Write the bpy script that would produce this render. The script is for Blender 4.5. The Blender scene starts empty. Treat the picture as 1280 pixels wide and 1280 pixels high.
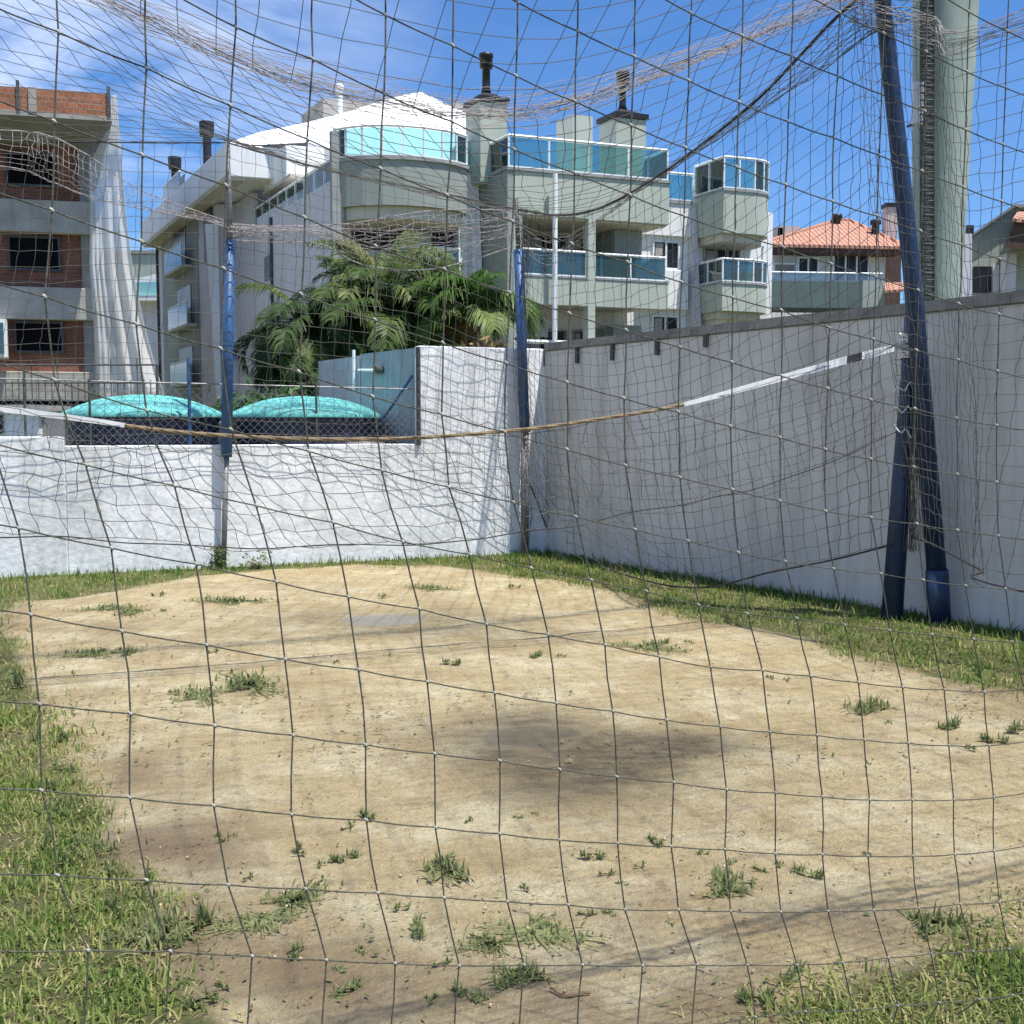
import bpy, math, random
import numpy as np
from mathutils import Vector, noise
random.seed(7); rng = np.random.default_rng(7)
R = math.radians
# ---------------------------------------------------------------- camera, sky, sun, exposure
scene = bpy.context.scene
FPX, CX, CAMH = 1350.0, 640.0, 1.6
PITCH = math.atan(106/FPX)
cam = bpy.data.cameras.new('camera'); camo = bpy.data.objects.new('camera', cam); scene.collection.objects.link(camo)
camo.location = (0, 0, CAMH); camo.rotation_euler = (math.pi/2-PITCH, 0, 0)
cam.sensor_width = 36; cam.lens = FPX/1280*36; cam.clip_start = .05; cam.clip_end = 3000
scene.camera = camo
SX, SY = .30, -.20                       # horizontal part of the direction to the sun for 1 unit up
SEL = math.atan2(1, math.hypot(SX, SY)); SAZ = math.atan2(SX, SY)
w = bpy.data.worlds.new('World'); scene.world = w; w.use_nodes = True
nt = w.node_tree; N = nt.nodes; L = nt.links; bg = N['Background']
sky = N.new('ShaderNodeTexSky'); sky.sky_type = 'NISHITA'; sky.sun_disc = False
sky.sun_elevation = SEL; sky.sun_rotation = SAZ; sky.air_density = 1.0; sky.dust_density = .6; sky.ozone_density = 2.2
tc = N.new('ShaderNodeTexCoord'); mp = N.new('ShaderNodeMapping'); mp.inputs['Scale'].default_value = (1.6, 1.6, 5.5); mp.inputs['Rotation'].default_value = (0, R(18), R(20))
n1 = N.new('ShaderNodeTexNoise'); n1.inputs['Scale'].default_value = 2.6; n1.inputs['Detail'].default_value = 9; n1.inputs['Roughness'].default_value = .58; n1.inputs['Distortion'].default_value = .5
rp = N.new('ShaderNodeValToRGB'); rp.color_ramp.elements[0].position = .42; rp.color_ramp.elements[1].position = .70
sep = N.new('ShaderNodeSeparateXYZ'); mr = N.new('ShaderNodeMapRange')
mr.inputs['From Min'].default_value = -.05; mr.inputs['From Max'].default_value = -.5; mr.inputs['To Min'].default_value = .03; mr.inputs['To Max'].default_value = 1
mu = N.new('ShaderNodeMath'); mu.operation = 'MULTIPLY'
mix = N.new('ShaderNodeMixRGB'); mix.inputs[2].default_value = (10, 10.8, 12.2, 1)
hs = N.new('ShaderNodeHueSaturation'); hs.inputs['Saturation'].default_value = 1.1
L.new(tc.outputs['Generated'], mp.inputs[0]); L.new(mp.outputs[0], n1.inputs['Vector']); L.new(n1.outputs['Fac'], rp.inputs[0])
L.new(tc.outputs['Generated'], sep.inputs[0]); L.new(sep.outputs['X'], mr.inputs['Value'])
L.new(rp.outputs[0], mu.inputs[0]); L.new(mr.outputs[0], mu.inputs[1]); L.new(mu.outputs[0], mix.inputs[0])
tn = N.new('ShaderNodeMixRGB'); tn.blend_type = 'MULTIPLY'; tn.inputs[0].default_value = 1; tn.inputs[2].default_value = (.74, .94, 1.24, 1); L.new(sky.outputs[0], tn.inputs[1]); L.new(tn.outputs[0], hs.inputs['Color']); L.new(hs.outputs[0], mix.inputs[1]); L.new(mix.outputs[0], bg.inputs['Color'])
bg.inputs['Strength'].default_value = .095
sun = bpy.data.lights.new('sun', 'SUN'); sun.energy = 5; sun.angle = R(.5); sun.color = (1, .955, .88)
suno = bpy.data.objects.new('sun', sun); scene.collection.objects.link(suno)
suno.rotation_euler = Vector((SX, SY, 1)).to_track_quat('Z', 'Y').to_euler()
scene.view_settings.view_transform = 'Standard'; scene.view_settings.look = 'None'
scene.view_settings.exposure = .52; scene.view_settings.gamma = 1
scene.cycles.max_bounces = 8; scene.cycles.transparent_max_bounces = 24
# ---------------------------------------------------------------- geometry of the place
COSP, SINP = math.cos(PITCH), math.sin(PITCH)
def ray(u, v):
    a = (u-CX)/FPX; b = (CX-v)/FPX
    return (a, COSP+b*SINP, -SINP+b*COSP)
def PY(u, v, Y):
    r = ray(u, v); k = Y/r[1]; return Vector((r[0]*k, Y, CAMH+r[2]*k))
def G(u, v, z=0.):
    r = ray(u, v); k = (z-CAMH)/r[2]; return Vector((r[0]*k, r[1]*k, z))
def PL(u, v, p0, d):                        # on the upright plane through p0 along the direction d
    n = (-d[1], d[0]); r = ray(u, v); k = (p0[0]*n[0]+p0[1]*n[1])/(r[0]*n[0]+r[1]*n[1])
    return Vector((r[0]*k, r[1]*k, CAMH+r[2]*k))
class Frame:                                # a building's own axes: s along its front, t into its depth
    def __init__(f, O, aS, aT):
        f.O = O; f.es = (math.sin(R(aS)), math.cos(R(aS))); f.et = (math.sin(R(aT)), math.cos(R(aT)))
    def W(f, s, t, z): return Vector((f.O[0]+s*f.es[0]+t*f.et[0], f.O[1]+s*f.es[1]+t*f.et[1], z))
    def loc(f, p):
        x, y = p[0]-f.O[0], p[1]-f.O[1]; D = f.es[0]*f.et[1]-f.es[1]*f.et[0]
        return ((x*f.et[1]-y*f.et[0])/D, (f.es[0]*y-f.es[1]*x)/D)
    def F(f, u, v, t):
        p = PL(u, v, f.W(0, t, 0), f.es); return f.loc(p)[0], p.z
    def S(f, u, v, s):
        p = PL(u, v, f.W(s, 0, 0), f.et); return f.loc(p)[1], p.z
# ---------------------------------------------------------------- object helpers
COL = scene.collection
def tag(o, label=None, cat=None, group=None, kind=None):
    if label: o['label'] = label
    if cat: o['category'] = cat
    if group: o['group'] = group
    if kind: o['kind'] = kind
    return o
def empty(name, loc, label, cat, group=None):
    o = bpy.data.objects.new(name, None); COL.objects.link(o); o.location = loc; o.empty_display_size = .2
    return tag(o, label, cat, group)
class MB:
    def __init__(s): s.v = []; s.f = []
    def face(s, pts):
        n = len(s.v); s.v += [tuple(p) for p in pts]; s.f.append(tuple(range(n, n+len(pts)))); return s
    def hexa(s, p):                         # 4 bottom, 4 top
        n = len(s.v); s.v += [tuple(q) for q in p]
        for a in ((0,3,2,1),(4,5,6,7),(0,1,5,4),(1,2,6,5),(2,3,7,6),(3,0,4,7)): s.f.append(tuple(n+i for i in a))
        return s
    def box(s, c, d, rz=0):
        ca, sa = math.cos(rz), math.sin(rz); q = []
        for z in (-1, 1):
            for x, y in ((-1,-1),(1,-1),(1,1),(-1,1)):
                X, Y = x*d[0]/2, y*d[1]/2; q.append((c[0]+X*ca-Y*sa, c[1]+X*sa+Y*ca, c[2]+z*d[2]/2))
        return s.hexa(q)
    def lbox(s, fr, s0, s1, t0, t1, z0, z1):
        return s.hexa([fr.W(a, b, z) for z in (z0, z1) for a, b in ((s0,t0),(s1,t0),(s1,t1),(s0,t1))])
    def wall(s, a, b, z0, z1, th, side=1):  # upright slab from a to b, thickened to the side
        d = Vector((b[0]-a[0], b[1]-a[1], 0)).normalized(); n = Vector((-d.y, d.x, 0))*th*side
        A = Vector((a[0], a[1], 0)); B = Vector((b[0], b[1], 0))
        return s.hexa([p+Vector((0, 0, z)) for z in (z0, z1) for p in (A, B, B+n, A+n)])
    def tube(s, pts, r, n=6, cap=True):
        pts = [Vector(p) for p in pts]; m = len(pts); base = len(s.v)
        for i, p in enumerate(pts):
            d = (pts[min(i+1, m-1)]-pts[max(i-1, 0)])
            d = d.normalized() if d.length > 1e-9 else Vector((0, 0, 1))
            up = Vector((0, 0, 1)) if abs(d.z) < .9 else Vector((0, 1, 0))
            x = d.cross(up).normalized(); y = d.cross(x)
            rr = r[i] if isinstance(r, (list, tuple)) else r
            for k in range(n):
                a = 2*math.pi*k/n; s.v.append(tuple(p+(x*math.cos(a)+y*math.sin(a))*rr))
        for i in range(m-1):
            for k in range(n):
                k2 = (k+1) % n; s.f.append((base+i*n+k, base+(i+1)*n+k, base+(i+1)*n+k2, base+i*n+k2))
        if cap:
            s.f.append(tuple(base+k for k in range(n))); s.f.append(tuple(base+(m-1)*n+k for k in reversed(range(n))))
        return s
    def lathe(s, c, prof, n=32):            # prof: (radius, z) list
        base = len(s.v)
        for r, z in prof:
            for k in range(n):
                a = 2*math.pi*k/n; s.v.append((c[0]+r*math.cos(a), c[1]+r*math.sin(a), z))
        for i in range(len(prof)-1):
            for k in range(n):
                k2 = (k+1) % n; s.f.append((base+i*n+k, base+i*n+k2, base+(i+1)*n+k2, base+(i+1)*n+k))
        s.f.append(tuple(base+k for k in reversed(range(n)))); s.f.append(tuple(base+(len(prof)-1)*n+k for k in range(n)))
        return s
    def prism(s, poly, off):                # polygon points (3-D) pushed by a vector
        n = len(poly); b = len(s.v); off = Vector(off)
        s.v += [tuple(p) for p in poly]+[tuple(Vector(p)+off) for p in poly]
        s.f.append(tuple(range(b, b+n))); s.f.append(tuple(b+n+i for i in reversed(range(n))))
        for i in range(n):
            j = (i+1) % n; s.f.append((b+j, b+i, b+n+i, b+n+j))
        return s
    def build(s, name, mat, parent=None, smooth=False, bevel=0, loc=None):
        me = bpy.data.meshes.new(name)
        o = Vector(parent.location) if parent and loc is None else Vector((0, 0, 0))
        if loc is not None and not parent: o = Vector(loc)
        me.from_pydata([tuple(Vector(v)-o) for v in s.v], [], s.f); me.update()
        me.materials.append(mat)
        if smooth: me.polygons.foreach_set('use_smooth', [True]*len(me.polygons))
        ob = bpy.data.objects.new(name, me); COL.objects.link(ob)
        if parent: ob.parent = parent
        elif loc is not None: ob.location = o
        if bevel:
            import bmesh
            bm = bmesh.new(); bm.from_mesh(me); bmesh.ops.recalc_face_normals(bm, faces=bm.faces)
            bmesh.ops.bevel(bm, geom=bm.edges[:], offset=bevel, segments=1, affect='EDGES'); bm.to_mesh(me); bm.free()
        return ob
def under(ob, mb, name, mat, smooth=False):  # sub-part of a part: the part itself sits at its thing's origin
    me = bpy.data.meshes.new(name); o = Vector(ob.parent.location)
    me.from_pydata([tuple(Vector(v)-o) for v in mb.v], [], mb.f); me.materials.append(mat)
    if smooth: me.polygons.foreach_set('use_smooth', [True]*len(me.polygons))
    c = bpy.data.objects.new(name, me); COL.objects.link(c); c.parent = ob; return c
# ---------------------------------------------------------------- materials
def mat(name, col, rough=.8, var=.12, sc=3., bump=.0, bsc=40., metal=0., col2=None, streak=0., spec=.3, detail=6):
    m = bpy.data.materials.new(name); m.use_nodes = True; nt = m.node_tree; N = nt.nodes; L = nt.links
    b = N['Principled BSDF']; b.inputs['Roughness'].default_value = rough; b.inputs['Metallic'].default_value = metal
    b.inputs['Specular IOR Level'].default_value = spec
    g = N.new('ShaderNodeNewGeometry')
    n = N.new('ShaderNodeTexNoise'); n.inputs['Scale'].default_value = sc; n.inputs['Detail'].default_value = detail; n.inputs['Roughness'].default_value = .65
    L.new(g.outputs['Position'], n.inputs['Vector'])
    r = N.new('ShaderNodeMapRange'); r.inputs['From Min'].default_value = .32; r.inputs['From Max'].default_value = .68
    L.new(n.outputs['Fac'], r.inputs['Value'])
    c2 = col2 or tuple(x*(1-2*var) for x in col)
    c1 = tuple(min(1, x*(1+var*.5)) for x in col)
    mx = N.new('ShaderNodeMixRGB'); mx.inputs[1].default_value = (*c2, 1); mx.inputs[2].default_value = (*c1, 1)
    L.new(r.outputs[0], mx.inputs[0]); out = mx.outputs[0]
    if streak:
        mp = N.new('ShaderNodeMapping'); mp.inputs['Scale'].default_value = (3.2, 3.2, .25)
        n2 = N.new('ShaderNodeTexNoise'); n2.inputs['Scale'].default_value = 1.6; n2.inputs['Detail'].default_value = 7; n2.inputs['Roughness'].default_value = .6
        L.new(g.outputs['Position'], mp.inputs[0]); L.new(mp.outputs[0], n2.inputs['Vector'])
        r2 = N.new('ShaderNodeMapRange'); r2.inputs['From Min'].default_value = .5; r2.inputs['From Max'].default_value = .75; r2.inputs['To Max'].default_value = streak
        L.new(n2.outputs['Fac'], r2.inputs['Value'])
        m2 = N.new('ShaderNodeMixRGB'); m2.blend_type = 'MULTIPLY'; m2.inputs[2].default_value = (.45, .43, .38, 1)
        L.new(r2.outputs[0], m2.inputs[0]); L.new(out, m2.inputs[1]); out = m2.outputs[0]
    L.new(out, b.inputs['Base Color'])
    if bump:
        n3 = N.new('ShaderNodeTexNoise'); n3.inputs['Scale'].default_value = bsc; n3.inputs['Detail'].default_value = 5
        L.new(g.outputs['Position'], n3.inputs['Vector'])
        bp = N.new('ShaderNodeBump'); bp.inputs['Strength'].default_value = bump; bp.inputs['Distance'].default_value = .02
        L.new(n3.outputs['Fac'], bp.inputs['Height']); L.new(bp.outputs[0], b.inputs['Normal'])
    return m
def glassmat(name, tint, refl=.18, body=.15, bodycol=None):
    m = bpy.data.materials.new(name); m.use_nodes = True; nt = m.node_tree; N = nt.nodes; L = nt.links
    N.remove(N['Principled BSDF']); o = N['Material Output']
    t = N.new('ShaderNodeBsdfTransparent'); t.inputs[0].default_value = (*tint, 1)
    g = N.new('ShaderNodeBsdfGlossy'); g.inputs['Roughness'].default_value = .03
    d = N.new('ShaderNodeBsdfDiffuse'); d.inputs[0].default_value = (*(bodycol or tint), 1)
    m1 = N.new('ShaderNodeMixShader'); m1.inputs[0].default_value = body; L.new(t.outputs[0], m1.inputs[1]); L.new(d.outputs[0], m1.inputs[2])
    fr = N.new('ShaderNodeFresnel'); fr.inputs[0].default_value = 1.5
    ad = N.new('ShaderNodeMath'); ad.operation = 'ADD'; ad.inputs[1].default_value = refl*.3; L.new(fr.outputs[0], ad.inputs[0])
    m2 = N.new('ShaderNodeMixShader'); L.new(ad.outputs[0], m2.inputs[0]); L.new(m1.outputs[0], m2.inputs[1]); L.new(g.outputs[0], m2.inputs[2])
    L.new(m2.outputs[0], o.inputs[0]); return m
def brickmat(name, c1, c2, mortar, bw=.25, bh=.1, ang=0.):
    m = mat(name, c1, .9); nt = m.node_tree; N = nt.nodes; L = nt.links; b = N['Principled BSDF']
    g = [n for n in N if n.bl_idname == 'ShaderNodeNewGeometry'][0]
    sx = N.new('ShaderNodeSeparateXYZ'); L.new(g.outputs['Position'], sx.inputs[0])
    a1 = N.new('ShaderNodeMath'); a1.operation = 'ADD'; L.new(sx.outputs['X'], a1.inputs[0]); L.new(sx.outputs['Y'], a1.inputs[1])
    cb = N.new('ShaderNodeCombineXYZ'); L.new(a1.outputs[0], cb.inputs[0]); L.new(sx.outputs['Z'], cb.inputs[1])
    br = N.new('ShaderNodeTexBrick'); br.inputs['Scale'].default_value = 1; br.inputs['Brick Width'].default_value = bw; br.inputs['Row Height'].default_value = bh
    br.inputs['Mortar Size'].default_value = .012; br.inputs['Color1'].default_value = (*c1, 1); br.inputs['Color2'].default_value = (*c2, 1); br.inputs['Mortar'].default_value = (*mortar, 1)
    L.new(cb.outputs[0], br.inputs['Vector'])
    mm = N.new('ShaderNodeMixRGB'); mm.blend_type = 'MULTIPLY'; mm.inputs[0].default_value = .55
    old = b.inputs['Base Color'].links[0].from_socket; L.new(br.outputs['Color'], mm.inputs[1]); 
    n = N.new('ShaderNodeTexNoise'); n.inputs['Scale'].default_value = 1.3; n.inputs['Detail'].default_value = 8; L.new(g.outputs['Position'], n.inputs['Vector'])
    cr = N.new('ShaderNodeValToRGB'); cr.color_ramp.elements[0].position = .35; cr.color_ramp.elements[0].color = (.4, .4, .4, 1); cr.color_ramp.elements[1].position = .62; cr.color_ramp.elements[1].color = (1, 1, 1, 1)
    L.new(n.outputs['Fac'], cr.inputs[0]); L.new(cr.outputs[0], mm.inputs[2]); L.new(mm.outputs[0], b.inputs['Base Color'])
    return m
M = {}
M['white_wall'] = mat('white_wall', (.86, .87, .86), .9, .11, .9, .45, 14, streak=.5)
M['shade_wall'] = mat('wall_render_shaded', (.61, .595, .57), .92, .12, .7, .3, 16, streak=.5)  # wall facing away from the sun, some of its shade put into the grey
M['blue_wall'] = mat('blue_grey_wall', (.36, .42, .46), .9, .12, 2, .2, streak=.4)
M['grey_wall'] = mat('lavender_grey_wall', (.46, .46, .50), .9, .1, 2, .2, streak=.4)
M['coping'] = mat('coping', (.31, .295, .28), .95, .25, 3, .5, 30)
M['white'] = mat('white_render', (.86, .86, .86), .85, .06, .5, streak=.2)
M['white_shaded'] = mat('white_render_shaded', (.66, .64, .69), .9, .07, .4, streak=.25)  # white render again, lavender shade of the side faces put into the colour
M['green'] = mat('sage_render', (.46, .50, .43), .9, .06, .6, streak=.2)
M['sage_shaded'] = mat('sage_render_shaded', (.31, .34, .31), .85, .07, .7, streak=.2)  # darker copy of the sage render, shade put into the colour
M['beige'] = mat('beige_soffit', (.60, .56, .48), .9, .05, 1)
M['slab'] = mat('slab_edge', (.33, .34, .33), .85, .1, 2)
M['dark'] = mat('dark_opening', (.02, .02, .026), .3, .1, 2, spec=.25)
M['void'] = mat('unlit_void', (.008, .008, .01), .95, .1, 2, spec=.05)  # near black, stands in for the darkness of unlit interiors
M['darkframe'] = mat('dark_frame', (.07, .07, .075), .5, .1, 2)
M['black'] = mat('black_flue_metal', (.022, .022, .026), .45, .1, 3)
M['rail'] = mat('white_aluminium', (.82, .84, .84), .4, .03, 2)
M['glass'] = glassmat('teal_glass', (.58, .81, .80), .10, .10, (.24, .48, .48))
M['glassdk'] = glassmat('dark_teal_glass', (.28, .50, .52), .2, .3, (.10, .22, .24))
M['glassclear'] = glassmat('clear_glass', (.75, .82, .83), .2, .12, (.5, .55, .55))
M['conc'] = mat('raw_concrete', (.42, .40, .37), .95, .14, 1.2, .3, 12, streak=.35)
M['conc_dk'] = mat('grey_concrete', (.27, .27, .265), .95, .12, 1, .3, 12, streak=.3)
M['brick'] = brickmat('red_hollow_brick', (.46, .17, .08), (.36, .13, .065), (.34, .28, .24), .22, .16)
M['brick_dk'] = brickmat('brown_brick', (.27, .10, .06), (.20, .075, .045), (.20, .15, .12), .25, .12)
M['block'] = brickmat('concrete_block', (.45, .42, .38), (.38, .36, .32), (.25, .23, .2), .4, .2)
M['blue'] = mat('blue_paint', (.03, .105, .27), .5, .22, 9, .1, 60, spec=.4, col2=(.03, .07, .15))
M['navy'] = mat('navy_paint', (.012, .034, .095), .45, .25, 12, .1, 60, spec=.5)
M['steel'] = mat('galvanised_steel', (.26, .26, .27), .55, .2, 14, metal=.3)
M['tank'] = mat('tank_blue_plastic', (.022, .032, .058), .5, .2, 3)
M['turq'] = mat('turquoise_plastic', (.16, .55, .50), .65, .12, 5, .5, 7, col2=(.08, .33, .32), streak=.4)
M['tape'] = mat('white_tape', (.82, .82, .80), .7, .06, 12)
M['tapedk'] = mat('black_tape', (.05, .05, .06), .6, .1, 9)
M['rope'] = mat('brown_rope', (.33, .245, .15), .95, .25, 60, .5, 300)
M['darkrope'] = mat('dark_rope', (.055, .045, .045), .95, .25, 60)
M['thread'] = mat('nylon_thread', (.125, .12, .105), .8, .2, 30)
M['threadnear'] = mat('nylon_cord', (.165, .16, .12), .7, .35, 90, .6, 700)
M['knot'] = mat('pale_knot', (.42, .41, .35), .8, .15, 60)
M['threadpink'] = mat('faded_thread', (.40, .35, .34), .85, .2, 30)
M['tower'] = mat('tower_green_concrete', (.36, .42, .37), .9, .1, .8, .2, 6, streak=.45)
M['tdark'] = mat('weathered_steel', (.10, .11, .105), .8, .3, 8)
M['tile'] = mat('clay_tile', (.64, .33, .23), .85, .16, 5, .3, 20)
M['tiledk'] = mat('dark_eave', (.10, .06, .05), .9, .15, 4)
M['housew'] = mat('house_render', (.66, .64, .60), .9, .08, .8, streak=.4)
M['housegr'] = mat('house_dark_green', (.115, .16, .145), .8, .12, 1, streak=.3)
M['housesage'] = mat('house_sage', (.36, .40, .36), .9, .08, 1, streak=.2)
M['pink'] = mat('pink_render', (.62, .48, .46), .9, .08, 1)
M['bark'] = mat('palm_bark', (.17, .13, .09), .95, .3, 14, .6, 30)
M['soilbed'] = mat('neighbour_paving', (.33, .32, .30), .95, .15, 1.5)
M['hill'] = mat('hill_green', (.05, .09, .04), .95, .3, .05)
M['twig'] = mat('dry_twig', (.16, .10, .06), .9, .25, 20)
M['poster'] = mat('white_poster', (.75, .76, .78), .7, .1, 12)
def roofwaves():
    m = M['tile']; nt = m.node_tree; N = nt.nodes; L = nt.links; b = N['Principled BSDF']
    g = [n for n in N if n.bl_idname == 'ShaderNodeNewGeometry'][0]
    wv = N.new('ShaderNodeTexWave'); wv.wave_type = 'BANDS'; wv.bands_direction = 'X'; wv.inputs['Scale'].default_value = 1.5; wv.inputs['Distortion'].default_value = .3
    L.new(g.outputs['Position'], wv.inputs['Vector'])
    bp = N.new('ShaderNodeBump'); bp.inputs['Strength'].default_value = 1; bp.inputs['Distance'].default_value = .12
    L.new(wv.outputs['Fac'], bp.inputs['Height']); L.new(bp.outputs[0], b.inputs['Normal'])
roofwaves()
def leafmat(name, cols, rough=.55, trans=.25):
    m = bpy.data.materials.new(name); m.use_nodes = True; nt = m.node_tree; N = nt.nodes; L = nt.links
    b = N['Principled BSDF']; b.inputs['Roughness'].default_value = rough; b.inputs['Specular IOR Level'].default_value = .2
    at = N.new('ShaderNodeAttribute'); at.attribute_name = 'tone'
    cr = N.new('ShaderNodeValToRGB'); e = cr.color_ramp.elements
    e[0].position = 0; e[0].color = (*cols[0], 1); e[1].position = 1; e[1].color = (*cols[-1], 1)
    for i, c in enumerate(cols[1:-1]): x = e.new((i+1)/(len(cols)-1)); x.color = (*c, 1)
    L.new(at.outputs['Fac'], cr.inputs[0]); L.new(cr.outputs[0], b.inputs['Base Color'])
    tr = N.new('ShaderNodeBsdfTranslucent'); L.new(cr.outputs[0], tr.inputs[0])
    ms = N.new('ShaderNodeMixShader'); ms.inputs[0].default_value = trans
    L.new(b.outputs[0], ms.inputs[1]); L.new(tr.outputs[0], ms.inputs[2]); L.new(ms.outputs[0], N['Material Output'].inputs[0])
    return m
M['grass'] = leafmat('grass_blades', [(.055, .13, .022), (.115, .205, .04), (.23, .285, .075), (.37, .37, .13), (.50, .42, .22)], .6, .42)
M['weed'] = leafmat('weed_leaves', [(.09, .13, .045), (.17, .21, .08), (.28, .29, .14)], .6, .4)
M['litter'] = leafmat('dry_litter', [(.06, .08, .025), (.09, .12, .04), (.20, .16, .08), (.11, .075, .045)], .9, .05)
M['palm'] = leafmat('palm_leaflets', [(.025, .05, .018), (.06, .105, .03), (.13, .18, .045), (.27, .27, .11)], .5, .35)
M['palmlite'] = leafmat('young_palm_leaflets', [(.04, .10, .02), (.09, .17, .035), (.20, .26, .08)], .45, .35)
M['palmdry'] = leafmat('dry_palm_leaflets', [(.12, .08, .04), (.22, .15, .07), (.33, .26, .13)], .8, .2)
M['shrub'] = leafmat('shrub_leaves', [(.02, .07, .015), (.05, .13, .03), (.10, .20, .05)], .5, .25)
def meshtone(name, V, F4, tone, material, parent=None, loc=None):
    """V (n,3), F4 (m,4) quads, tone per vertex."""
    me = bpy.data.meshes.new(name); V = np.asarray(V, np.float32); F4 = np.asarray(F4, np.int32)
    me.vertices.add(len(V)); me.vertices.foreach_set('co', V.ravel())
    me.loops.add(F4.size); me.loops.foreach_set('vertex_index', F4.ravel())
    me.polygons.add(len(F4)); me.polygons.foreach_set('loop_start', np.arange(0, F4.size, F4.shape[1], dtype=np.int32))
    me.update(calc_edges=True); me.validate()
    a = me.attributes.new('tone', 'FLOAT', 'POINT'); a.data.foreach_set('value', np.asarray(tone, np.float32))
    me.materials.append(material)
    o = bpy.data.objects.new(name, me); COL.objects.link(o)
    if parent: o.parent = parent
    elif loc is not None: o.location = loc
    return o
# ---------------------------------------------------------------- ground: one sheet, fine where the court lies
DIRT = [G(*p) for p in [(6,768),(34,752),(130,742),(230,722),(330,712),(440,707),(540,708),(620,716),(700,726),(770,741),(830,765),(880,778),(950,786),
    (1020,802),(1090,828),(1160,846),(1230,862),(1300,872),(1420,895),(1500,1000),(1420,1130),(1300,1180),(1215,1192),(1150,1212),(1085,1232),(1010,1262),(960,1300),(900,1420),
    (300,1420),(235,1290),(205,1215),(185,1130),(150,1075),(108,1030),(92,985),(60,945),(38,905),(40,860),(30,835),(22,815),(10,795)]]
DP = np.array([[p.x, p.y] for p in DIRT])
def sdist(P, poly):                        # signed distance, + inside
    P = np.asarray(P); n = len(poly); best = np.full(len(P), 1e9); ins = np.zeros(len(P), bool)
    for i in range(n):
        a = poly[i]; b = poly[(i+1) % n]; ab = b-a; t = np.clip(((P-a)@ab)/(ab@ab), 0, 1)
        d = np.hypot(*(P-(a+t[:, None]*ab)).T); best = np.minimum(best, d)
        c = ((a[1] > P[:, 1]) != (b[1] > P[:, 1])) & (P[:, 0] < (b[0]-a[0])*(P[:, 1]-a[1])/(b[1]-a[1]+1e-12)+a[0]); ins ^= c
    return np.where(ins, best, -best)
def fbm(x, y, sc, seed=0, oct=3):
    o = np.zeros(len(x)); amp = 1.
    for k in range(oct):
        o += amp*np.array([noise.noise(Vector((a*sc*2**k+seed*17.3, b*sc*2**k-seed*5.1, seed+k*3.3))) for a, b in zip(x, y)]); amp *= .5
    return o
def gauss(X, Y, u, v, rx, ry, ang=0):
    c = G(u, v); ca, sa = math.cos(ang), math.sin(ang); dx = X-c.x; dy = Y-c.y
    return np.exp(-(((dx*ca+dy*sa)/rx)**2+((-dx*sa+dy*ca)/ry)**2))
def blob(X, Y, u, v, rx, ry, amp, seed, soft=.12):
    c = G(u, v); dx = (X-c.x)/rx; dy = (Y-c.y)/ry; d = np.hypot(dx, dy)-1
    return np.clip(.5-(d+amp*fbm(X, Y, 3.5, seed, 3))/soft, 0, 1)
xs = np.concatenate([[-2500, -300, -60, -20, -9.5], np.arange(-8, 6.5, .075), [9, 20, 60, 300, 2500]])
ys = np.concatenate([[-2500, -300, -60, -10, 0], np.arange(1, 14.6, .075), [17, 25, 60, 300, 2500]])
GX, GY = np.meshgrid(xs, ys); gx, gy = GX.ravel(), GY.ravel()
inn = (gx > -8.5) & (gx < 7) & (gy > .8) & (gy < 15)
dirt = np.zeros(len(gx)); wet = np.zeros(len(gx)); soil = np.zeros(len(gx)); gz = np.zeros(len(gx))
xi, yi = gx[inn], gy[inn]
nz = fbm(xi, yi, 1.6, 1, 4); nz2 = fbm(xi, yi, .55, 4, 3)
sd = sdist(np.c_[xi, yi], DP)
dirt[inn] = np.clip((sd+nz*.16)/.16+.5, 0, 1)
wetv = 1.35*gauss(xi, yi, 670, 932, .36, .50, .1)+1.35*gauss(xi, yi, 755, 955, .36, .36, -.2)+1.2*gauss(xi, yi, 850, 930, .40, .22)+.55*gauss(xi, yi, 480, 772, 1.1, .5)\
    +.45*gauss(xi, yi, 590, 790, .9, .35)+.3*gauss(xi, yi, 560, 915, .4, .25)+.4*gauss(xi, yi, 700, 985, .4, .3)
wet[inn] = np.clip(wetv*(.9+nz*.55), 0, 1)
so = .9*gauss(xi, yi, 165, 1010, .25, .8, .3)+.8*gauss(xi, yi, 215, 1085, .25, .4)+.9*gauss(xi, yi, 265, 1255, .35, .4)+.6*gauss(xi, yi, 900, 1240, .8, .25)\
    +.8*gauss(xi, yi, 1110, 1195, .55, .22, .3)+.5*gauss(xi, yi, 1240, 885, 1., .35)+.5*gauss(xi, yi, 130, 790, .8, .6)+.45*np.clip(1-sd/.35, 0, 1)+.45*gauss(xi, yi, 620, 1240, 1.4, .6)+.25*gauss(xi, yi, 900, 1160, 1.3, .6)
soil[inn] = np.clip(so*(.6+nz*1.3+.35*fbm(xi, yi, 6, 13, 2))*.85+nz2*.25, 0, 1)
pud = np.zeros(len(gx)); disc = np.zeros(len(gx))
pud[inn] = blob(xi, yi, 657, 924, .24, .30, .75, 41, .45); disc[inn] = blob(xi, yi, 478, 775, .33, .27, .18, 43, .2)
gz[inn] = (nz*.012+fbm(xi, yi, 4.5, 9, 3)*.011)*dirt[inn]*(1-np.clip(1.6*gauss(xi, yi, 478, 775, .5, .45)+1.6*gauss(xi, yi, 655, 925, .32, .45), 0, 1))
nx, ny = len(xs), len(ys); idx = np.arange(nx*ny).reshape(ny, nx)
FQ = np.stack([idx[:-1, :-1], idx[:-1, 1:], idx[1:, 1:], idx[1:, :-1]], -1).reshape(-1, 4)
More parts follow.
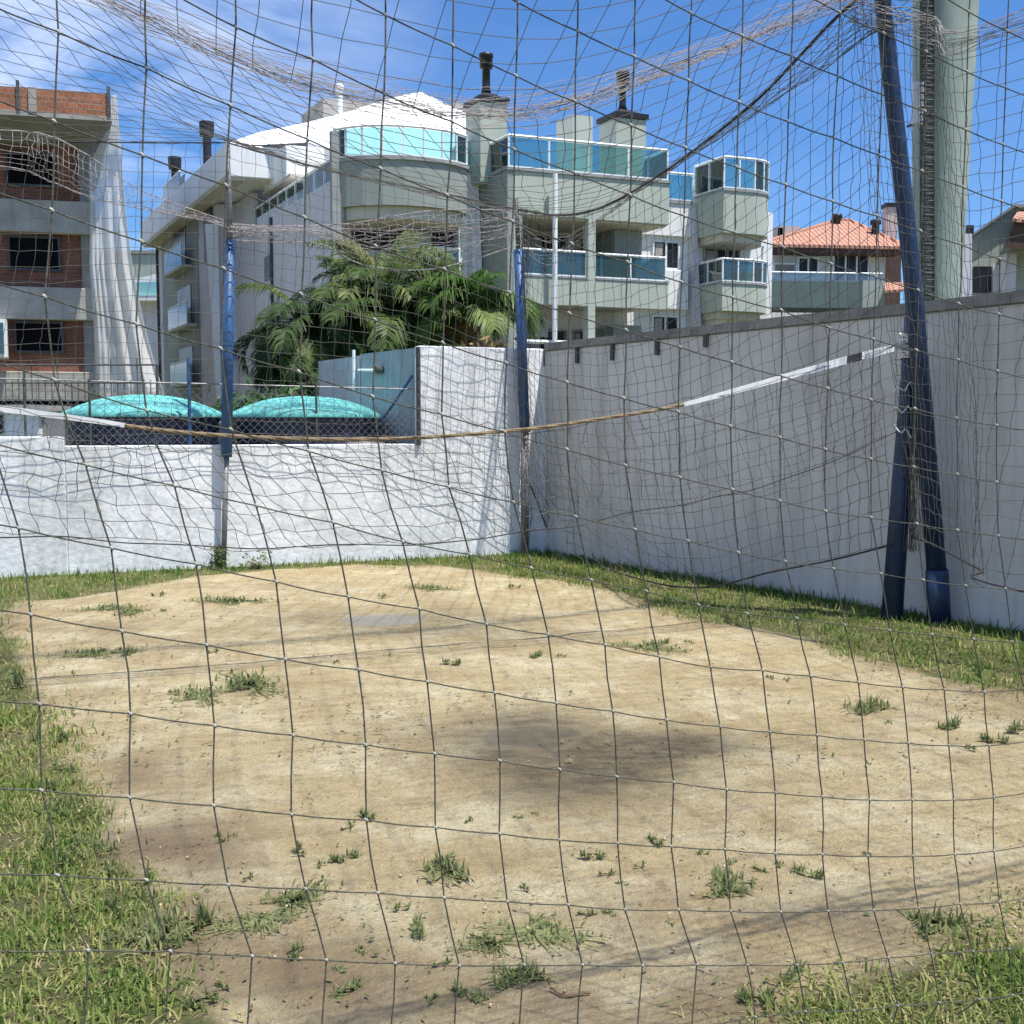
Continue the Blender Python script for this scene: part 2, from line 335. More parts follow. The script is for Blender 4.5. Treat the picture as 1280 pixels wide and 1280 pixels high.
def groundmat():
    m = bpy.data.materials.new('sandy_ground'); m.use_nodes = True; nt = m.node_tree; N = nt.nodes; L = nt.links; b = N['Principled BSDF']
    g = N.new('ShaderNodeNewGeometry'); P = g.outputs['Position']
    def noi(sc, d=6, ro=.6, mapsc=None):
        n = N.new('ShaderNodeTexNoise'); n.inputs['Scale'].default_value = sc; n.inputs['Detail'].default_value = d; n.inputs['Roughness'].default_value = ro
        if mapsc:
            mp = N.new('ShaderNodeMapping'); mp.inputs['Scale'].default_value = mapsc; mp.inputs['Rotation'].default_value = (0, 0, R(25)); L.new(P, mp.inputs[0]); L.new(mp.outputs[0], n.inputs['Vector'])
        else: L.new(P, n.inputs['Vector'])
        return n.outputs['Fac']
    def ramp(f, a, b_): 
        r = N.new('ShaderNodeMapRange'); r.inputs['From Min'].default_value = a; r.inputs['From Max'].default_value = b_; L.new(f, r.inputs['Value']); return r.outputs[0]
    def mixc(f, c1, c2, bt='MIX'):
        x = N.new('ShaderNodeMixRGB'); x.blend_type = bt
        if isinstance(f, float): x.inputs[0].default_value = f
        else: L.new(f, x.inputs[0])
        for i, c in ((1, c1), (2, c2)):
            if isinstance(c, tuple): x.inputs[i].default_value = (*c, 1)
            else: L.new(c, x.inputs[i])
        return x.outputs[0]
    def attr(n):
        a = N.new('ShaderNodeAttribute'); a.attribute_name = n; return a.outputs['Fac']
    def mul(a, k):
        x = N.new('ShaderNodeMath'); x.operation = 'MULTIPLY'; L.new(a, x.inputs[0])
        if isinstance(k, float): x.inputs[1].default_value = k
        else: L.new(k, x.inputs[1])
        return x.outputs[0]
    sand = mixc(ramp(noi(1.1, 8, .7), .35, .65), (.52, .40, .205), (.66, .54, .30))
    sand = mixc(ramp(noi(1.9, 9, .72, (1, 1.15, 1)), .46, .64), sand, (.79, .69, .445))
    sand = mixc(mul(ramp(noi(11, 8, .8), .51, .64), .62), sand, (.31, .22, .13))
    sand = mixc(mul(ramp(noi(70, 4, .6), .60, .72), .6), sand, (.20, .145, .09))
    sand = mixc(mul(ramp(noi(110, 3, .6), .62, .70), .8), sand, (.74, .66, .50))
    sand = mixc(mul(ramp(noi(30, 8, .8), .54, .60), .35), sand, (.27, .195, .115))
    sand = mixc(mul(ramp(noi(2.7, 9, .8), .52, .60), .35), sand, (.35, .255, .145))
    br = N.new('ShaderNodeTexBrick'); br.inputs['Scale'].default_value = 1; br.inputs['Brick Width'].default_value = .24; br.inputs['Row Height'].default_value = .12; br.inputs['Mortar Size'].default_value = .012; br.inputs['Mortar Smooth'].default_value = 1
    mp = N.new('ShaderNodeMapping'); mp.inputs['Rotation'].default_value = (0, 0, R(-20)); L.new(P, mp.inputs[0]); L.new(mp.outputs[0], br.inputs['Vector'])
    sand = mixc(mul(mul(br.outputs['Fac'], ramp(noi(.8, 3), .4, .6)), .22), sand, (.27, .195, .12))
    sand = mixc(mul(attr('soil'), .85), sand, (.25, .18, .11))
    wn = ramp(noi(5, 8, .75, (1, 2.6, 1)), .25, .62)
    sand = mixc(mul(mul(attr('wet'), .95), wn), sand, (.10, .08, .05))
    sand = mixc(mul(attr('wet'), .5), sand, (.12, .095, .055))
    sand = mixc(mul(attr('disc'), .85), sand, (.33, .32, .28))
    sand = mixc(mul(attr('pud'), .8), sand, (.07, .058, .036))
    turf = mixc(ramp(noi(6, 6, .7), .35, .65), (.15, .14, .06), (.16, .20, .06))
    turf = mixc(mul(ramp(noi(9, 6, .75), .48, .62), .7), turf, (.30, .235, .13))
    turf = mixc(mul(ramp(noi(60, 4), .5, .65), .7), turf, (.09, .085, .035))
    col = mixc(ramp(attr('dirt'), .25, .75), turf, sand)
    L.new(col, b.inputs['Base Color'])
    rr = N.new('ShaderNodeMapRange'); rr.inputs['To Min'].default_value = .95; rr.inputs['To Max'].default_value = .62; L.new(attr('wet'), rr.inputs['Value']); r3 = N.new('ShaderNodeMath'); r3.operation = 'SUBTRACT'; r3.use_clamp = True; L.new(rr.outputs[0], r3.inputs[0]); L.new(mul(attr('pud'), .59), r3.inputs[1]); L.new(r3.outputs[0], b.inputs['Roughness'])
    wb = N.new('ShaderNodeMapRange'); wb.inputs['To Min'].default_value = 1; wb.inputs['To Max'].default_value = .03; L.new(attr('pud'), wb.inputs['Value'])
    b.inputs['Specular IOR Level'].default_value = .25
    bp = N.new('ShaderNodeBump'); bp.inputs['Strength'].default_value = 1; bp.inputs['Distance'].default_value = .045; L.new(wb.outputs[0], bp.inputs['Strength'])
    ad = N.new('ShaderNodeMath'); ad.operation = 'ADD'; L.new(noi(12, 8, .75), ad.inputs[0]); L.new(mul(noi(55, 6, .7), .9), ad.inputs[1])
    L.new(ad.outputs[0], bp.inputs['Height']); L.new(bp.outputs[0], b.inputs['Normal'])
    return m
go = meshtone('ground', np.c_[gx, gy, gz], FQ, dirt, groundmat())
for nm, arr in (('dirt', dirt), ('wet', wet), ('soil', soil), ('pud', pud), ('disc', disc)):
    a = go.data.attributes.new(nm, 'FLOAT', 'POINT'); a.data.foreach_set('value', arr.astype(np.float32))
go.data.polygons.foreach_set('use_smooth', [True]*len(go.data.polygons)); tag(go, kind='structure')
# wide paved ground beyond the walls
LW0, COR = Vector((-10.2, 9.63, 0)), Vector((.43, 13.72, 0))
bdir = Vector((5.89, 2.29, 0)).normalized(); adir = Vector((3.58, -5.36, 0)).normalized()
LW0 = COR-bdir*11.5; RW1 = COR+adir*12.5
# ---------------------------------------------------------------- boundary walls
p525 = COR-bdir*1.70
def onleft(u, v=700): return PL(u, v, COR, bdir)
nL = Vector((bdir.y, -bdir.x, 0)); nR = Vector((adir.y, -adir.x, 0))
p525 = onleft(525); p525.z = 0; p85 = onleft(85); p85.z = 0
t = empty('boundary_wall', (p85.x, p85.y, 0), 'low white rendered wall at the back left, below the two turquoise lidded tanks', 'wall')
MB().wall(LW0, p85, -.1, 1.5, .18).build('wall_panel', M['white_wall'], t, bevel=.012)
MB().wall(p85, p525, -.1, 1.40, .18).build('wall_panel', M['white_wall'], t, bevel=.012)
t = empty('boundary_wall', (p525.x, p525.y, 0), 'taller white wall panel beside the back corner post, covered in net shadows', 'wall')
MB().wall(p525, COR+bdir*.2, -.1, 2.58, .18).build('wall_panel', M['white_wall'], t, bevel=.012)
q = p525-bdir*.012
MB().tube([q+Vector((0, 0, 1.38))-nL*-.02, q+Vector((0, 0, 2.56))-nL*-.02], .028, 8).build('drain_pipe', M['darkframe'], t)
rb = Vector((-2.02, 14.5, 0)); rc = Vector((-2.80, 15.75, 0))
t = empty('boundary_wall', (p525.x, p525.y+.2, 0), 'blue grey side wall behind the back corner, with a white rod fixed to it', 'wall')
q0 = p525+Vector((-.03, .2, 0))
MB().wall(q0, rb, -.1, 2.57, .16, -1).build('wall_panel', M['blue_wall'], t)
MB().wall(rb+Vector((-.01, .02, 0)), rc, -.1, 2.55, .16, -1).build('wall_panel', M['grey_wall'], t)
nn = Vector((-.86, -.5, 0)).normalized()
a = PL(445, 462, q0, rb-q0)+nn*.03
MB().tube([a+Vector((0, 0, -.3)), a+Vector((0, 0, .26))], .022, 8).build('pipe', M['rail'], t)
a1 = PL(455, 463, q0, rb-q0)+nn*.08; a2 = PL(478, 463, q0, rb-q0)+nn*.08
MB().tube([a1, a2], .018, 8).build('rod', M['rail'], t)
MB().tube([a2-nn*.07, a2+nn*.02], .055, 14).build('rod_bracket', M['tdark'], t)
mb = MB(); a1 = PL(520, 470, q0, rb-q0)+nn*.05; a2 = PL(487, 545, q0, rb-q0)+nn*.25
tag(MB().tube([a1, a2, G(480, 640, 0)+Vector((-.2, 1.2, 0))], .018, 8).build('leaning_pipe', M['blue']), 'thin blue pipe leaning against the blue grey side wall', 'pipe')
t = empty('boundary_wall', (COR.x, COR.y, 0), 'long shaded grey wall running along the right side of the court', 'wall')
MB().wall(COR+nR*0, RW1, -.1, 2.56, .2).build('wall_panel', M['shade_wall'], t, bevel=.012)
mb = MB(); seg = 14
for i in range(seg):
    a = COR+adir*(12.5*i/seg)+nR*.03; b = COR+adir*(12.5*(i+1)/seg-.006)+nR*.03
    mb.wall(a, b, 2.563, 2.65+.008*random.random(), .27)
# coping sits outside the wall line on both faces
mb.build('coping', M['coping'], t)
for u, v, hh in ((681, 441, .2), (723, 442, .19), (767, 439, .19), (823, 433, .17), (884, 419, .13)):
    q = PL(u, v, COR, adir)+nR*.012; MB().box((q.x, q.y, 2.562-hh/2-.002), (.05, .05, hh), math.atan2(adir.y, adir.x)).build('drain_slot', M['darkframe'], t)
# ---------------------------------------------------------------- chain link fence and the tanks behind the low wall
def fence():
    t = empty('chain_link_fence', (p85.x, p85.y, 1.4), 'chain link fence with thin blue posts standing on the low white wall', 'fence')
    A = LW0-nL*.09; Bp = p525-nL*.09-bdir*.03; Ln = (Bp-A).length; mb = MB(); h = .62; st = .09; z0 = 1.42
    A0 = 3.2
    x = A0-h
    while x < Ln:
        for sgn in (1, -1):
            x0, x1 = (x, x+h); za, zb = (0, h) if sgn == 1 else (h, 0)
            c0, c1 = max(x0, A0), min(x1, Ln)
            if c1 > c0:
                f = lambda c: za+(zb-za)*(c-x0)/(x1-x0)
                zz = 1.52 if c1 < (p85-LW0).length else z0
                mb.tube([A+bdir*c0+Vector((0, 0, zz+f(c0))), A+bdir*c1+Vector((0, 0, zz+f(c1)))], .0022, 3, False)
        x += st
    mb.build('wire_mesh', M['steel'], t)
    mb = MB(); mb.tube([A+bdir*A0+Vector((0, 0, 2.14)), Bp+Vector((0, 0, 2.06))], .008, 5); mb.build('top_wire', M['steel'], t)
    for u in (37, 118, 242, 400):
        q = onleft(u)-nL*.09; q.z = 1.4; MB().tube([q, q+Vector((0, 0, .98 if u == 242 else .72))], .02 if u == 242 else .014, 8).build('post', M['blue'] if u == 242 else M['tdark'], t)
fence()
def tank(cx, cy, r, label):
    t = empty('water_tank', (cx, cy, 0), label, 'water tank', 'turquoise lidded water tanks')
    zr = 1.75
    MB().lathe((cx, cy), [(r*.80, 0), (r*.86, .5), (r*.88, .52), (r*.93, 1.1), (r*.95, 1.12), (r*.975, zr-.08), (r, zr-.06), (r, zr)], 48).build('tank_body', M['tank'], t, smooth=False)
    mb = MB(); n = 64; base = 0
    prof = [(1.04, -.03), (1.045, .0), (.98, .035), (.8, .10), (.6, .155), (.4, .19), (.22, .205), (.1, .21)]
    for k, (f, dz) in enumerate(prof):
        for i in range(n):
            a = math.tau*i/n; rib = .012*math.cos(a*4+.6)*f*(k > 1); mb.v.append((cx+r*f*math.cos(a), cy+r*f*math.sin(a), zr+dz*1.12+rib))
    for k in range(len(prof)-1):
        for i in range(n): j = (i+1) % n; mb.f.append((k*n+i, k*n+j, (k+1)*n+j, (k+1)*n+i))
    mb.f.append(tuple((len(prof)-1)*n+i for i in range(n)))
    mb.build('lid', M['turq'], t, smooth=True)
tank(-4.42, 13.0, .90, 'dark round water tank with turquoise domed lid, left of the blue post')
tank(-2.60, 13.62, .90, 'dark round water tank with turquoise domed lid, beside the small grey cone lid')
t = empty('small_tank', (-1.88, 13.28, 0), 'small dark drum with a flat grey cone lid just above the low wall', 'tank')
MB().lathe((-1.88, 13.28), [(.26, 0), (.27, 1.36), (.30, 1.38)], 28).build('base_drum', M['tank'], t)
MB().lathe((-1.88, 13.28), [(.34, 1.38), (.34, 1.40), (.2, 1.455), (.05, 1.49), (.04, 1.52), (.01, 1.525)], 28).build('cover_lid', M['steel'], t, smooth=True)
# ---------------------------------------------------------------- posts of the netting cage
PA = onleft(281)+nL*.11; PA.z = 0; PB = Vector((.22, 13.48, 0)); PC = Vector((3.50, 8.75, 0)); PD = Vector((3.17, 8.92, 0))
def onpost(base, u, v): return PY(u, v, base.y)
t = empty('net_post', PA, 'slim blue post with a grey lower pipe, standing against the low white wall', 'post')
a = onpost(PA, 279, 703); a.z = -.02; b = onpost(PA, 283, 568); c = onpost(PA, 287, 300); d = onpost(PA, 286, 245); e = onpost(PA, 284, 176)
MB().tube([a, b], .032, 12).build('lower_pipe', M['steel'], t, smooth=True)
MB().tube([b-Vector((0, 0, .03)), c], [.064, .060], 14).build('blue_pipe', M['blue'], t, smooth=True)
MB().tube([c, d, e], [.036, .034, .022], 10).build('upper_pipe', M['steel'], t, smooth=True); ATOP = e
t = empty('net_post', PB, 'blue post at the back corner of the court leaning slightly left', 'post')
a = onpost(PB, 656, 694); a.z = 0; b = onpost(PB, 656, 537); c = onpost(PB, 648, 312); e = onpost(PB, 645, 248)
MB().tube([a, b], .05, 12).build('lower_pipe', M['steel'], t, smooth=True)
MB().tube([b-Vector((0, 0, .03)), c], [.064, .060], 14).build('blue_pipe', M['blue'], t, smooth=True)
MB().tube([c, e], .028, 10).build('upper_pipe', M['darkframe'], t, smooth=True); BTOP = onpost(PB, 645, 262)
t = empty('net_post', PC, 'tall dark blue post leaning left in front of the round tower', 'post')
a = PC.copy(); b = PY(1171, 712, 8.75); c = PY(1139, 330, 8.77); d = PY(1103, 0, 8.8); e = PY(1096, -60, 8.8)
MB().tube([a, b], [.094, .09], 16).build('base_sleeve', M['navy'], t, smooth=True)
MB().tube([b-Vector((0, 0, .02)), c, d, e], [.078, .070, .062, .06], 16).build('blue_pipe', M['navy'], t, smooth=True)
CTOP = PY(1045, 22, 8.7)
t = empty('net_post', PD, 'short dark blue post beside the leaning one, white tape tied near its top', 'post')
a = PD.copy(); b = PY(1127, 600, 8.92); c = PY(1136, 470, 8.92); d = PY(1139, 396, 8.92)
MB().tube([a, b, c, d], [.088, .078, .062, .055], 14).build('blue_pipe', M['navy'], t, smooth=True)
DT = PY(1133, 431, 8.85)
mb = MB()
for k in range(9):                         # tape and cord wound round the post
    zc = DT.z+(.10-.026*k); cc = Vector((PD.x+.11, 8.92, zc)); cc = PY(1137, 534-(zc-1.6)*1350/8.9, 8.92); ph = k*1.3
    mb.tube([cc+Vector((math.cos(q)*.075, math.sin(q)*.075, .018*math.sin(q+ph))) for q in [i*math.tau/18 for i in range(19)]], .0085 if k % 3 else .014, 5)
mb.build('wound_tape', M['tape'], t)
mb = MB()
for k in range(3):
    c0 = PY(1128, 490+22*k, 8.8); mb.tube([c0+Vector((.03*i-.07, -.02*math.sin(i), .03*math.sin(i*1.7+k)-.012*i*(k-1))) for i in range(6)], .006, 5)
mb.build('loose_cord', M['tape'], t)
# ---------------------------------------------------------------- netting
def wob(p, a, s=1.3, seed=0):
    q = p*s+Vector((seed*7.1, seed*3.3, 0)); return p+Vector((noise.noise(q), noise.noise(q+Vector((31, 0, 0))), noise.noise(q+Vector((0, 57, 0)))))*a
def sample(curve, u):
    n = len(curve)-1; x = min(max(u, 0), 1)*n; i = min(int(x), n-1); return curve[i].lerp(curve[i+1], x-i)
def smooth_curve(pts, n=40):               # Catmull-Rom through the points
    P = [pts[0]+(pts[0]-pts[1])]+pts+[pts[-1]+(pts[-1]-pts[-2])]; out = []; m = len(pts)-1
    for k in range(n+1):
        x = min(k/n*m, m-1e-6); i = int(x); t = x-i; a, b, c, d = P[i:i+4]
        out.append(.5*((2*b)+(c-a)*t+(2*a-5*b+4*c-d)*t*t+(3*b-a-3*c+d)*t**3))
    return out
def netmesh(fn, nu, nv, r=.0026, sides=4, seed=0, jit=.012, skip=.0, sub=1, colwave=None):
    rn = random.Random(seed); mb = MB(); g = [[fn(i/nu, j/nv)+Vector((rn.gauss(0, jit), rn.gauss(0, jit), rn.gauss(0, jit))) for j in range(nv+1)] for i in range(nu+1)]
    for i in range(nu+1):
        pts = []
        for j in range(nv+1):
            pts.append(g[i][j])
            if colwave and j < nv: pts.append((g[i][j]+g[i][j+1])/2+Vector((rn.gauss(0, colwave), rn.gauss(0, colwave), 0)))
        mb.tube(pts, r, sides, False)
    for j in range(nv+1): mb.tube([g[i][j] for i in range(nu+1)], r, sides, False)
    return mb, g
GRP = 'nets of the ball court cage'
# traced knots of the net right in front of the viewer: column -> (first row, knots)
KN = {-1: (6, [(23,660),(38,768),(49,880),(52,988),(72,1094),(110,1188)]),
0: (0, [(73,40),(68,152),(65,263),(56,371),(68,475),(107,581),(139,685),(152,789),(163,892),(162,997),(183,1100),(213,1189)]),
1: (0, [(183,85),(178,194),(177,302),(170,405),(183,513),(218,607),(245,705),(258,806),(268,907),(267,1007),(285,1106),(315,1195)]),
2: (-1, [(295,34),(288,132),(283,232),(280,336),(276,436),(289,537),(320,632),(345,727),(356,824),(366,919),(364,1018),(382,1111),(408,1200)]),
3: (-1, [(391,74),(384,174),(381,272),(377,368),(374,465),(386,564),(416,653),(435,746),(448,837),(457,931),(458,1025),(472,1116),(494,1204)]),
4: (-2, [(482,19),(480,117),(476,211),(470,308),(469,400),(466,496),(477,588),(503,677),(524,761),(534,852),(543,942),(544,1034),(555,1122),(574,1207)]),
5: (-2, [(566,57),(565,152),(559,244),(556,337),(554,429),(552,518),(561,609),(587,693),(608,780),(618,866),(625,951),(624,1042),(634,1127),(655,1206)]),
6: (-3, [(647,3),(645,95),(643,187),(641,277),(637,366),(633,454),(631,540),(642,628),(664,710),(685,793),(695,879),(700,962),(699,1050),(710,1131),(728,1206)]),
7: (-3, [(722,39),(719,127),(718,216),(715,305),(712,392),(709,478),(709,562),(720,646),(739,725),(756,806),(766,889),(771,971),(772,1054),(781,1137),(803,1207)]),
8: (-3, [(793,71),(789,157),(788,244),(785,328),(783,413),(780,498),(782,582),(794,662),(808,739),(824,821),(833,900),(842,978),(839,1058),(848,1137),(871,1206)]),
9: (-4, [(864,17),(861,101),(857,185),(855,270),(852,353),(850,434),(848,515),(850,597),(860,676),(873,756),(888,834),(900,908),(908,987),(906,1062),(913,1139),(934,1206),(944,1271)]),
10: (-4, [(928,45),(924,128),(921,209),(919,291),(916,372),(915,453),(913,533),(916,612),(923,691),(934,767),(953,838),(962,915),(969,991),(969,1067),(976,1140),(996,1206),(1007,1264)]),
11: (-4, [(989,70),(985,152),(982,231),(979,309),(977,388),(977,470),(975,547),(975,626),(982,702),(996,773),(1013,845),(1021,919),(1028,996),(1028,1068),(1035,1139),(1053,1203),(1067,1263)]),
12: (-5, [(1050,16),(1047,95),(1042,172),(1041,252),(1039,330),(1037,410),(1035,486),(1032,562),(1032,639),(1042,711),(1056,781),(1073,853),(1080,925),(1087,1000),(1085,1070),(1092,1138),(1110,1197),(1122,1257)]),
13: (-5, [(1105,42),(1102,118),(1099,194),(1096,270),(1095,346),(1092,424),(1089,500),(1089,574),(1089,647),(1101,717),(1112,788),(1128,859),(1135,929),(1140,1000),(1141,1070),(1148,1135),(1164,1192),(1174,1253)]),
14: (-5, [(1158,65),(1156,139),(1153,214),(1151,289),(1148,363),(1146,438),(1144,511),(1143,584),(1146,655),(1154,725),(1165,793),(1180,862),(1186,932),(1192,1000),(1193,1068),(1200,1130),(1216,1189),(1224,1249)]),
15: (-6, [(1211,15),(1209,90),(1207,162),(1204,234),(1202,306),(1199,380),(1198,450),(1196,523),(1197,593),(1197,663),(1207,732),(1217,799),(1230,865),(1236,932),(1242,997),(1242,1064),(1249,1128),(1261,1186),(1266,1244)]),
16: (-6, [(1259,39),(1257,110),(1254,181),(1252,252),(1250,324),(1249,393),(1247,464),(1246,532),(1246,603),(1248,670),(1257,736),(1265,802)])}
NP0 = Vector((-.78, 1.84, 0)); NPD = Vector((2.09, .95, 0)).normalized(); NPN = Vector((-NPD.y, NPD.x, 0))
def nearnet():
    RMIN, RMAX = -13, 22; A = {}
    for c, (r0, pts) in KN.items():
        for k, (u, v) in enumerate(pts):
            p = PL(u, v, NP0, NPD); A[c, r0+k] = ((p-NP0).dot(NPD), p.z)
    for r in range(RMAX, -14, -1):
        if (-1, r) not in A and (0, r) in A and (1, r) in A: A[-1, r] = (2*A[0, r][0]-A[1, r][0], 2*A[0, r][1]-A[1, r][1])
    for c in (16,):
        for r in range(6, 13): A[c, r] = (A[c-1, r][0]+.145, A[c-1, r][1]+.3*(A[c-1, r][1]-A[c-2, r][1]))
    for c in range(-1, 17):
        rows = sorted(r for (cc, r) in A if cc == c); lo, hi = rows[0], rows[-1]
        for r in range(lo-1, RMIN-1, -1): A[c, r] = (A[c, r+1][0]+.002, A[c, r+1][1]+.150)
        for r in range(hi+1, RMAX+1): A[c, r] = (A[c, r-1][0]+.012*math.sin(r*.9), A[c, r-1][1]-.145)
    for c in range(-2, -9, -1):
        for r in range(RMIN, RMAX+1):
            dz = A[c+1, r][1]-A[c+2, r][1]; A[c, r] = (A[c+1, r][0]-.148, A[c+1, r][1]+dz*.95)
    for c in range(17, 26):
        for r in range(RMIN, RMAX+1):
            dz = A[c-1, r][1]-A[c-2, r][1]; A[c, r] = (A[c-1, r][0]+.142, A[c-1, r][1]+dz*.8)
    ZT, ZB = 2.9, .015
    def W(q): 
        q0, z = q; zz = max(z, ZB)
        back_ = -.17*max(0, (z-2.74)/(ZT-2.74))
        fall = (ZB-z)*.8 if z < ZB else 0
        return NP0+NPD*q0+NPN*(back_+fall)+Vector((0, 0, zz))
    cords = MB(); knots = MB(); rn = random.Random(3)
    def strand(a, b, r, sag):
        za, zb = a[1], b[1]
        if za > ZT and zb > ZT: return
        if max(za, zb) < ZB+.02: return
        if za > ZT or zb > ZT:
            lo_, hi_ = (a, b) if za < zb else (b, a); k = (ZT-lo_[1])/(hi_[1]-lo_[1]); b = (lo_[0]+(hi_[0]-lo_[0])*k, ZT); a = lo_
        A_, B_ = W(a), W(b); m = (A_+B_)/2+Vector((0, 0, -sag))+NPD*rn.gauss(0, .0016)
        cords.tube([A_, A_.lerp(m, .5)*1+Vector((0, 0, -sag*.25)), m, m.lerp(B_, .5)+Vector((0, 0, -sag*.25)), B_], r, 6, False)
    for (c, r), q in A.items():
        if (c+1, r) in A: strand(q, A[c+1, r], .00145, .002)
        if (c, r+1) in A: strand(q, A[c, r+1], .00165, 0)
        if 0 < q[1] < ZT:
            p = W(q)
            knots.tube([p+Vector((-.0035, -.001, .004)), p+Vector((-.001, 0, .0015)), p+Vector((.0015, 0, -.001)), p+Vector((.003, .001, -.004))], [.0018, .0028+.0007*rn.random(), .0027, .0017], 6)
    t = empty('ball_net', NP0, 'coarse knotted cord net hanging closest to the viewer across the whole view', 'net', GRP)
    nf = len(cords.f); nvv = len(cords.v); cords.v += knots.v; cords.f += [tuple(i+nvv for i in f) for f in knots.f]
    ob = cords.build('cord_mesh', M['threadnear'], t, smooth=True); ob.data.materials.append(M['knot'])
    for pl in ob.data.polygons[nf:]: pl.material_index = 1
    a = W((-2.2, ZT)); b = W((4.6, ZT)); mb = MB()
    for k in range(5): mb.tube([a.lerp(b, i/60)+Vector((0, 0, .04*math.sin(i*.7+k*2.3)))+NPN*(.035*math.sin(i*.45+k*1.9)) for i in range(61)], .0032, 5)
    mb.build('head_rope', M['rope'], t)
    return a, b
NA, NB = nearnet()
# ceiling net: from the head rope over the viewer to a sagging support line, then on to the back cables
Kprof = [(-.3, 5.0), (0, 5.0), (.8, 4.86), (2.06, 4.28), (3.5, 3.74), (4.95, 3.77), (6.27, 4.18), (7.6, 4.75), (9.5, 5.1)]
SL0 = Vector((3.30, 8.8, 0))
def supp(k):
    for (a, za), (b, zb) in zip(Kprof, Kprof[1:]):
        if k <= b or b == 9.5:
            f = (k-a)/(b-a); f = max(0, min(1, f)); return SL0-bdir*k+Vector((0, 0, za+(zb-za)*f))
suppc = smooth_curve([SL0-bdir*k+Vector((0, 0, z)) for k, z in Kprof[1:]], 60)
AB = smooth_curve([ATOP-Vector((0, 0, .02)), PL(419, 215, PA, PB-PA), PL(559, 243, PA, PB-PA), BTOP], 30)
BCm = [BTOP]+[(lambda q: q)(PL(u, v, PB, Vector((3.08, 8.75, 0))-PB)) for u, v in ((672, 266), (700, 269), (745, 262), (790, 240), (840, 208), (900, 163), (960, 112))]+[CTOP, PY(1100, -22, 8.8)]
BC = smooth_curve(BCm, 50)
ET = PL(-260, 120, PA, bdir); EA = smooth_curve([ET, PL(0, 172, PA, bdir), PL(150, 178, PA, bdir), ATOP-Vector((0, 0, .02))], 24)
back = EA[:-1]+AB
def bk(u): return sample(back, u)
def ceil_back(u, v):                       # u: from C to the left, v: from the support line to the back cables
    a = sample(suppc, u); 
    b = sample(BC[::-1]+AB[::-1][1:]+EA[::-1][1:], u*.98)
    p = a.lerp(b, v); return wob(p+Vector((0, 0, -.22*math.sin(math.pi*v))), .05, .9, 2)
def ceil_front(u, v):
    a = sample(suppc, u); b = NB.lerp(NA, u); b = Vector((b.x*1.6+.3, b.y, 4.4)); p = a.lerp(b, v)
    return wob(p+Vector((0, 0, .55*math.sin(math.pi*min(1, v*1.0))-.12*v)), .06, .7, 5)
t = empty('ball_net', SL0, 'ceiling net of the court with a thick sagging fold arching across the sky', 'net', GRP)
mb, _ = netmesh(ceil_front, 40, 24, .0024, 4, 11, .006); mb.build('front_mesh', M['thread'], t)
mb, _ = netmesh(ceil_back, 46, 17, .0026, 4, 12, .01); mb.build('rear_mesh', M['thread'], t)
mb = MB(); rn = random.Random(5)
for k in range(30):                        # threads bunched together along the sagging support line
    off = Vector((rn.gauss(0, .05), rn.gauss(0, .09), rn.gauss(0, .042))); ph = rn.random()*9
    mb.tube([wob(p+off*(.35+.65*math.sin(math.pi*i/60)), .07, 2.4, k)+Vector((0, 0, .012*math.sin(i*1.9+ph))) for i, p in enumerate(suppc)], .0018, 4, False)
mb.build('gathered_fold', M['threadpink'], t)
# rear panels
def low(A, B, z=.08, sag=0): return lambda u: A.lerp(B, u)+Vector((0, 0, z-A.lerp(B, u).z+sag*math.sin(math.pi*u)))
def panel(top, botf, nu, nv, seed, bulge=.1, r=.0025, colwave=.006, nrm=None):
    def fn(u, v):
        a = sample(top, u); b = botf(u); p = a.lerp(b, v); n = nrm or Vector((0, 0, 0))
        return wob(p+n*bulge*math.sin(math.pi*v), .05, .8, seed)
    return netmesh(fn, nu, nv, r, 4, seed, .007, colwave=colwave)
t = empty('ball_net', EA[0]*1, 'net panel hanging in front of the unfinished brick building', 'net', GRP); t.location = (EA[0].x, EA[0].y, 0)
mb, _ = panel(EA, low(Vector((EA[0].x, EA[0].y, 0)), PA, 1.35), 22, 20, 21, .12, nrm=nL); mb.build('mesh_panel', M['thread'], t)
mb = MB(); mb.tube(EA, .007, 6); mb.build('head_cable', M['darkrope'], t)
ET2 = [PL(-260, 190, PA, bdir), PL(0, 208, PA, bdir), PL(60, 226, PA, bdir), PL(112, 246, PA, bdir), PL(180, 262, PA, bdir), PL(280, 280, PA, bdir)]
f1 = smooth_curve([PL(-260, 150, PA, bdir), PL(0, 163, PA, bdir), PL(60, 170, PA, bdir), PL(112, 196, PA, bdir), PL(180, 240, PA, bdir), PL(280, 276, PA, bdir)], 30); f2 = smooth_curve(ET2, 30)
mb, _ = netmesh(lambda u, v: sample(f1, u).lerp(sample(f2, u), v)+nL*(.15*math.sin(math.pi*v))+Vector((0, 0, -.06*math.sin(math.pi*v))), 40, 6, .0024, 4, 22, .012)
for c in (f1, f2): mb.tube([p+nL*.02 for p in c], .0055, 5)
mb.build('slack_fold', M['threadpink'], t)
t = empty('ball_net', (PA.x, PA.y, 0), 'net panel between the slim blue post and the back corner post', 'net', GRP)
mb, _ = panel(AB, lambda u: PA.lerp(PB, u)+Vector((0, 0, 1.35-.95*max(0, u-.55)/.45)), 24, 21, 23, .1, nrm=nL); mb.build('mesh_panel', M['thread'], t)
mb = MB(); mb.tube(AB, .009, 6); mb.build('head_cable', M['darkrope'], t)
dAB = PB-PA
g1 = smooth_curve([PL(u, v, PA, dAB) for u, v in ((284, 280), (340, 283), (400, 282), (450, 278), (520, 266), (580, 262), (645, 264))], 36)
